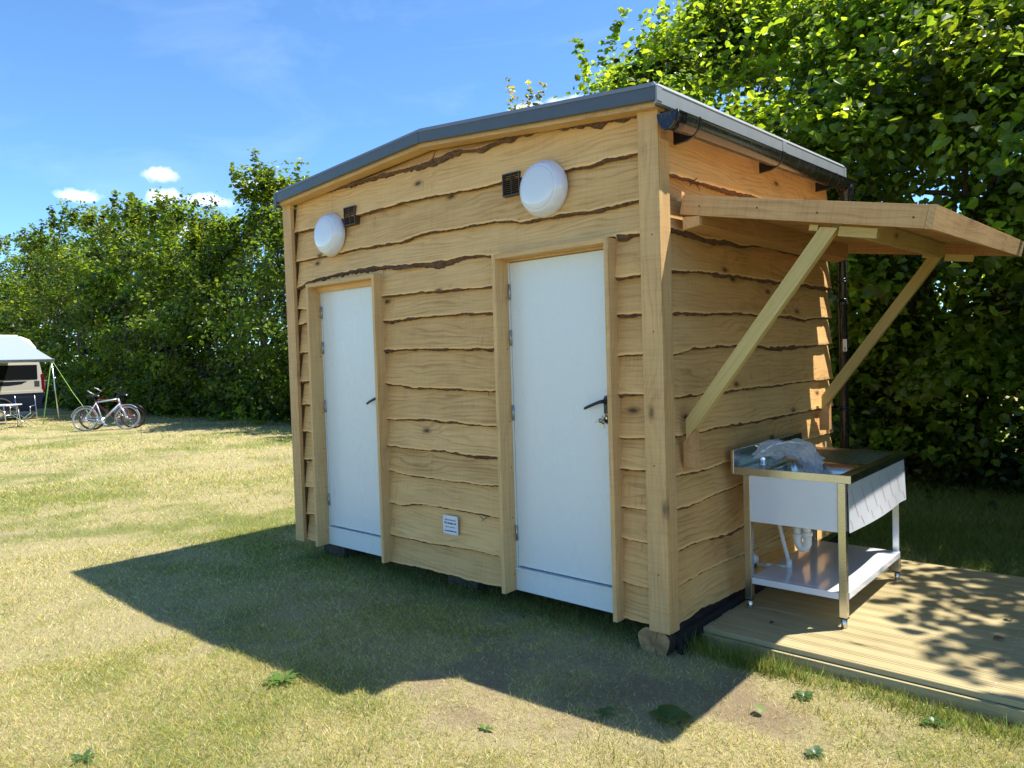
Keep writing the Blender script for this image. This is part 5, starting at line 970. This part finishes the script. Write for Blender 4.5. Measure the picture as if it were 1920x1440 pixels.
def tree(lab, x, y, h, rx, ry, ncl, per, size, seed, zmin=0.1, hue=0.0, shoots=6, gap=None, lean=0.0, skirt=6, bulge=None, bscale=1.0, name='hazel_tree', sprayr=0.36, taper=0.55, cols=None):
    global T; T = np.random.RandomState(seed)
    root = empty(name, (x, y, 0)); tag(root, lab, 'tree', 'trees of the field hedge')
    # lobes: a dozen overlapping masses make the outline uneven
    nl = 16; la = T.rand(nl)*2*math.pi; lz = zmin+0.5+(h-zmin-1.1)*T.rand(nl)**0.85; lr = (0.55+0.45*T.rand(nl))*0.62; sh_ = 1-taper*np.clip((lz/h-0.45)/0.55, 0, 1)**1.6
    LC = np.stack([np.cos(la)*rx*0.62*sh_, np.sin(la)*ry*0.62*sh_, lz], 1); LR = np.stack([rx*lr, ry*lr, rx*lr*0.95], 1)*np.clip(sh_, .5, 1)[:, None]
    if skirt:
        ka = np.linspace(0, 2*math.pi, skirt, endpoint=False); LC = np.concatenate([LC, np.stack([np.cos(ka)*rx*.62, np.sin(ka)*ry*.6, np.full(skirt, 0.7)+0.5*T.rand(skirt)], 1)]); LR = np.concatenate([LR, np.tile([[rx*.5, ry*.5, 0.75]], (skirt, 1))])
    LC = np.concatenate([LC, [[0, 0, h-0.75*rx*.6], [0.1, -.1, h*0.62], [-.1, .1, h*.35]]]); LR = np.concatenate([LR, [[rx*.6, ry*.6, rx*.6], [rx*.75, ry*.75, h*.25], [rx*.8, ry*.8, h*.25]]])
    LC[:, 1] += lean*(LC[:, 2]/h-0.5)
    if bulge is not None: LC[:, 1] += np.interp(LC[:, 2], bulge[0], bulge[1]); LR = LR*bscale
    k = T.randint(0, len(LC), ncl); d = T.randn(ncl, 3); d[:, 2] = d[:, 2]*0.9+0.15; d /= np.linalg.norm(d, axis=1, keepdims=True); rad = 0.62+0.42*T.rand(ncl)**0.6; c = LC[k]+d*LR[k]*rad[:, None]; od = d.copy()
    # shoots standing above the crown
    sc = []; so_ = []
    for s in range(shoots):
        a = T.rand()*2*math.pi; q = T.rand()**.5*0.75; p = np.array((math.cos(a)*rx*q*.6, math.sin(a)*ry*q*.6+lean*.4, h-0.55-0.35*q)); v = np.array((T.randn()*.28, T.randn()*.28, 1)); ln = 0.45+0.75*T.rand()
        for f in np.linspace(0, 1, 7): sc.append(p+v*ln*f); so_.append(v)
    if sc: c = np.concatenate([c, sc]); od = np.concatenate([od, so_])
    small = np.concatenate([np.ones(ncl), np.full(len(sc), 0.33)])
    ok = (c[:, 2] > zmin); c, od, small = c[ok], od[ok], small[ok]; n = len(c)
    od = od/np.linalg.norm(od, axis=1, keepdims=True)
    rep = np.repeat(np.arange(n), np.maximum(3, (per*np.where(small < .9, .3, 1)).astype(int))); N = len(rep)
    off = T.randn(N, 3)*np.array([1, 1, 0.62])*sprayr*0.5*small[rep][:, None]; ln_ = T.rand(N)*sprayr*0.9
    p = c[rep]+off+od[rep]*(ln_*small[rep])[:, None]+np.array((0, 0, -0.10))*(ln_**2)[:, None]
    if gap is not None:
        W_ = p+np.array((x, y, 0)); kill = np.zeros(N, bool)
        for gx_, gy_, gz_, sx_, sy_, sz_, pr_ in gap: q = ((W_[:, 0]-gx_)/sx_)**2+((W_[:, 1]-gy_)/sy_)**2+((W_[:, 2]-gz_)/sz_)**2; kill |= (q < 1) & (T.rand(N) < pr_*np.clip(2.2*(1-q), 0, 1))
        p, rep = p[~kill], rep[~kill]; N = len(p)
    p[:, 2] = np.maximum(p[:, 2], 0.03)
    nr = T.randn(N, 3)*0.62+np.array((0, 0, 0.85))+od[rep]*0.55
    if cols is None: cols = ((0.058, 0.122, 0.015), (0.15, 0.225, 0.024))
    base = np.array(cols[0])[None]*(1-T.rand(n)[rep][:, None])+np.array(cols[1])[None]*T.rand(n)[rep][:, None]*1.0
    base = base*(0.7+0.5*T.rand(N))[:, None]; base[:, 0] *= 1+hue*0.4; tipy = (T.rand(N) < 0.05); base[tipy] *= np.array((1.8, 1.45, 1.2))
    V, F, C = leaves(p, nr, size*(0.5+0.9*T.rand(N)), base)
    me = npmesh('crown', V, F, 'leaf'); setcol(me, C); o = bpy.data.objects.new('crown', me); S.collection.objects.link(o); o.parent = root
    mb = MB(); ns = 5 if rx > 1 else 2
    for s in range(ns):
        a = 2*math.pi*s/ns+T.rand(); b0 = np.array((math.cos(a)*.18*rx*.6, math.sin(a)*.18*rx*.6, -0.05)); t_ = np.array((math.cos(a)*rx*.42, math.sin(a)*ry*.42, h*(0.68+0.14*T.rand()))); r0 = 0.055+0.03*T.rand()
        pts = [b0*(1-f)+t_*f+np.array((T.randn(), T.randn(), 0))*0.06*f+np.array((math.cos(a), math.sin(a), 0))*0.12*math.sin(f*3) for f in np.linspace(0, 1, 9)]; pts = [p+np.array((0, float(np.interp(p[2], bulge[0], bulge[1]))-0.0 if bulge is not None else 0.0, 0)) for p in pts]; mb.tube(pts, list(np.linspace(r0, 0.010, 9)), 7)
        for q in range(5):
            k = 2+q; e = LC[T.randint(0, len(LC))]+T.randn(3)*0.3; e[2] = max(e[2], pts[k][2]+0.2); m1 = pts[k]*.5+e*.5+T.randn(3)*0.12; mb.tube([pts[k], m1, e], [r0*.42, r0*.28, 0.006], 5)
    mb.build('trunk', 'trunk', root); return root
FARW = ['tall', 'broad', 'leafy', 'loose', 'dense']
spec = [  # x, y, height, half widths, look
 (-58.0, 11.0, 10.2, 3.2, 2.4, 'hedge tree beyond the left picture edge, far behind the campervan'),
 (-51.0, 10.5, 9.8, 3.0, 2.3, 'hedge tree just outside the left picture edge behind the campervan'),
 (-45.5, 10.0, 9.3, 2.6, 2.2, 'tree of the hedge far left behind the campervan, cut by the picture edge'),
 (-41.0, 9.6, 8.9, 2.4, 2.0, 'dense hedge tree rising just above the campervan roof'),
 (-36.8, 9.4, 9.2, 2.4, 2.0, 'hedge tree with a ragged top right of the campervan roof'),
 (-33.2, 9.2, 8.5, 2.2, 1.9, 'rounded hedge tree behind the slanting green guy rope'),
 (-30.2, 9.0, 8.3, 2.1, 1.9, 'bright leafy hedge tree standing behind the two bicycles'),
 (-27.4, 8.9, 7.9, 2.0, 1.8, 'full hedge tree to the right of the bicycles'),
 (-24.9, 8.8, 7.5, 1.9, 1.7, 'hedge tree at the right end of the high hedge top, before the dip'),
 (-22.6, 8.9, 6.3, 1.8, 1.7, 'lower hedge tree in the dip left of the tall pointed one'),
 (-21.0, 9.0, 6.2, 1.6, 1.6, 'low hedge tree in the dip, touching the tall pointed one'),
 (-19.3, 8.9, 7.6, 1.45, 1.5, 'tall pointed hedge tree with upright shoots left of the shed roof'),
 (-16.9, 8.7, 6.4, 1.7, 1.6, 'hedge tree half hidden by the left corner of the shed'),
]
for i, (x, y, h, rx, ry, lab) in enumerate(spec):
    tall = 'pointed' in lab
    tree(lab, x, y, h, rx, ry, int(300+70*rx*h/10), 34 if i > 7 else 28, 0.12 if i > 7 else 0.15, 100+i, zmin=0.15, hue=(0.15 if i % 2 else -.1), shoots=(22 if tall else 9), sprayr=0.42, taper=0.8 if tall else 0.6, skirt=9, cols=((0.034, 0.072, 0.010), (0.100, 0.152, 0.017)), bulge=((0, 2.2, 3.8, 6, 9), (.4, -.5, -.5, .5, 1.3)))
for i, (x, y, h, lab) in enumerate(((-13.6, 8.7, 5.3, 'low hedge tree hidden behind the left half of the shed'), (-10.6, 8.4, 5.2, 'low hedge tree hidden behind the middle of the shed'), (-8.0, 8.3, 5.0, 'low hedge tree hidden behind the right half of the shed'))):
    tree(lab, x, y, h, 1.7, 1.5, 300, 26, 0.13, 140+i, shoots=3)
tree('thin sapling whose sparse tip shows above the ridge of the shed roof', -7.1, 7.45, 6.75, 0.42, 0.38, 14, 14, 0.075, 150, zmin=5.0, shoots=9, skirt=0, name='sapling', sprayr=0.16, cols=((0.10, 0.12, 0.05), (0.16, 0.16, 0.08)))
GAP = [(0.55, 6.6, 0.80, 0.95, 3.5, 0.40, 0.75), (0.9, 6.6, 1.2, 0.5, 3.5, 0.3, 0.55), (-0.35, 6.6, 0.95, 0.6, 3.5, 0.25, 0.5)]
near = [
 (-5.1, 7.35, 7.2, 1.5, 1.4, 760, 'hedge tree whose bright crown starts behind the right end of the shed roof'),
 (-3.5, 7.2, 8.6, 1.6, 1.6, 1000, 'tall leafy hedge tree rising behind the right roof corner of the shed'),
 (-1.7, 6.6, 7.3, 1.6, 1.7, 1000, 'sunlit hedge tree above the gutter end and downpipe'),
 (0.1, 6.3, 7.0, 1.6, 1.7, 1080, 'big hedge tree behind the canopy, its lower branches over the sink'),
 (1.9, 6.3, 6.9, 1.6, 1.7, 1000, 'hedge tree at the right picture edge behind the end of the canopy'),
]
for i, (x, y, h, rx, ry, ncl, lab) in enumerate(near):
    tree(lab, x, y, h, rx, ry, ncl, 42, 0.098, 200+i, zmin=0.1, hue=0.1*(i % 2), shoots=3 if i < 2 else 8, gap=GAP if i >= 2 else None, sprayr=0.36, taper=0.6, skirt=6, bulge=((0, 1.3, 2.7, 3.6, 5.0, 6.5, 7.5), (1.2, 1.0, -.2, -.6, .3, 1.4, 2.2)), bscale=0.85)
for i, (x, y, h, rx, lab) in enumerate(((5.2, 6.6, 6.8, 1.7, 'hedge tree outside the picture on the right, shading the deck'), (7.4, 6.4, 7.0, 1.9, 'farther hedge tree outside the picture on the right'))):
    tree(lab, x, y, h, rx, 1.6, 700, 30, 0.11, 230+i, shoots=4)

tree('hedge tree outside the picture on the right, leaning out over the deck', 3.75, 4.15, 6.4, 1.45, 1.45, 190, 26, 0.12, 240, zmin=2.7, shoots=2, skirt=0)
tree('added tree outside the picture right of the deck, dimming the side wall', 7.6, 2.6, 6.5, 1.9, 1.8, 420, 24, 0.14, 241, shoots=2)  # added unseen tree, keeps sky light off the side wall
tree('spreading tree outside the picture close to the right end of the deck', 5.0, 1.55, 6.6, 1.8, 1.7, 420, 26, 0.13, 242, zmin=1.6, shoots=2, skirt=0)
# dark brambles and seedlings filling the foot of the hedge
T = np.random.RandomState(77); N = 46000; x = np.concatenate([-47+41*T.rand(N//2), -7+11*T.rand(N//2)]); f = np.clip(x/-16, 0, 1); y0 = 5.9+f*2.0
y = y0+0.5+T.randn(N)*0.45+1.6*T.rand(N); hmax = 0.5+1.0*fbm2(x*0.9, y*0.3, 90, 3); z = hmax*T.rand(N)**1.3+0.02
hole = (np.abs(x-0.5) < 1.1) & (z > 0.4) & (T.rand(N) < 0.75); x, y, z = x[~hole], y[~hole], z[~hole]; n = len(x)
V, F, C = leaves(np.stack([x, y, z], 1), T.randn(n, 3)*0.7+np.array((0, -0.4, 0.8)), np.where(x < -7, 0.16, 0.10)*(0.6+0.7*T.rand(n)), np.array((0.026, 0.054, 0.011))[None]*(0.6+0.7*T.rand(n))[:, None])
me = npmesh('undergrowth', V, F, 'leaf'); setcol(me, C); o = bpy.data.objects.new('undergrowth', me); S.collection.objects.link(o); tag(o, 'dark low brambles and seedlings along the foot of the hedge', 'undergrowth', kind='stuff')
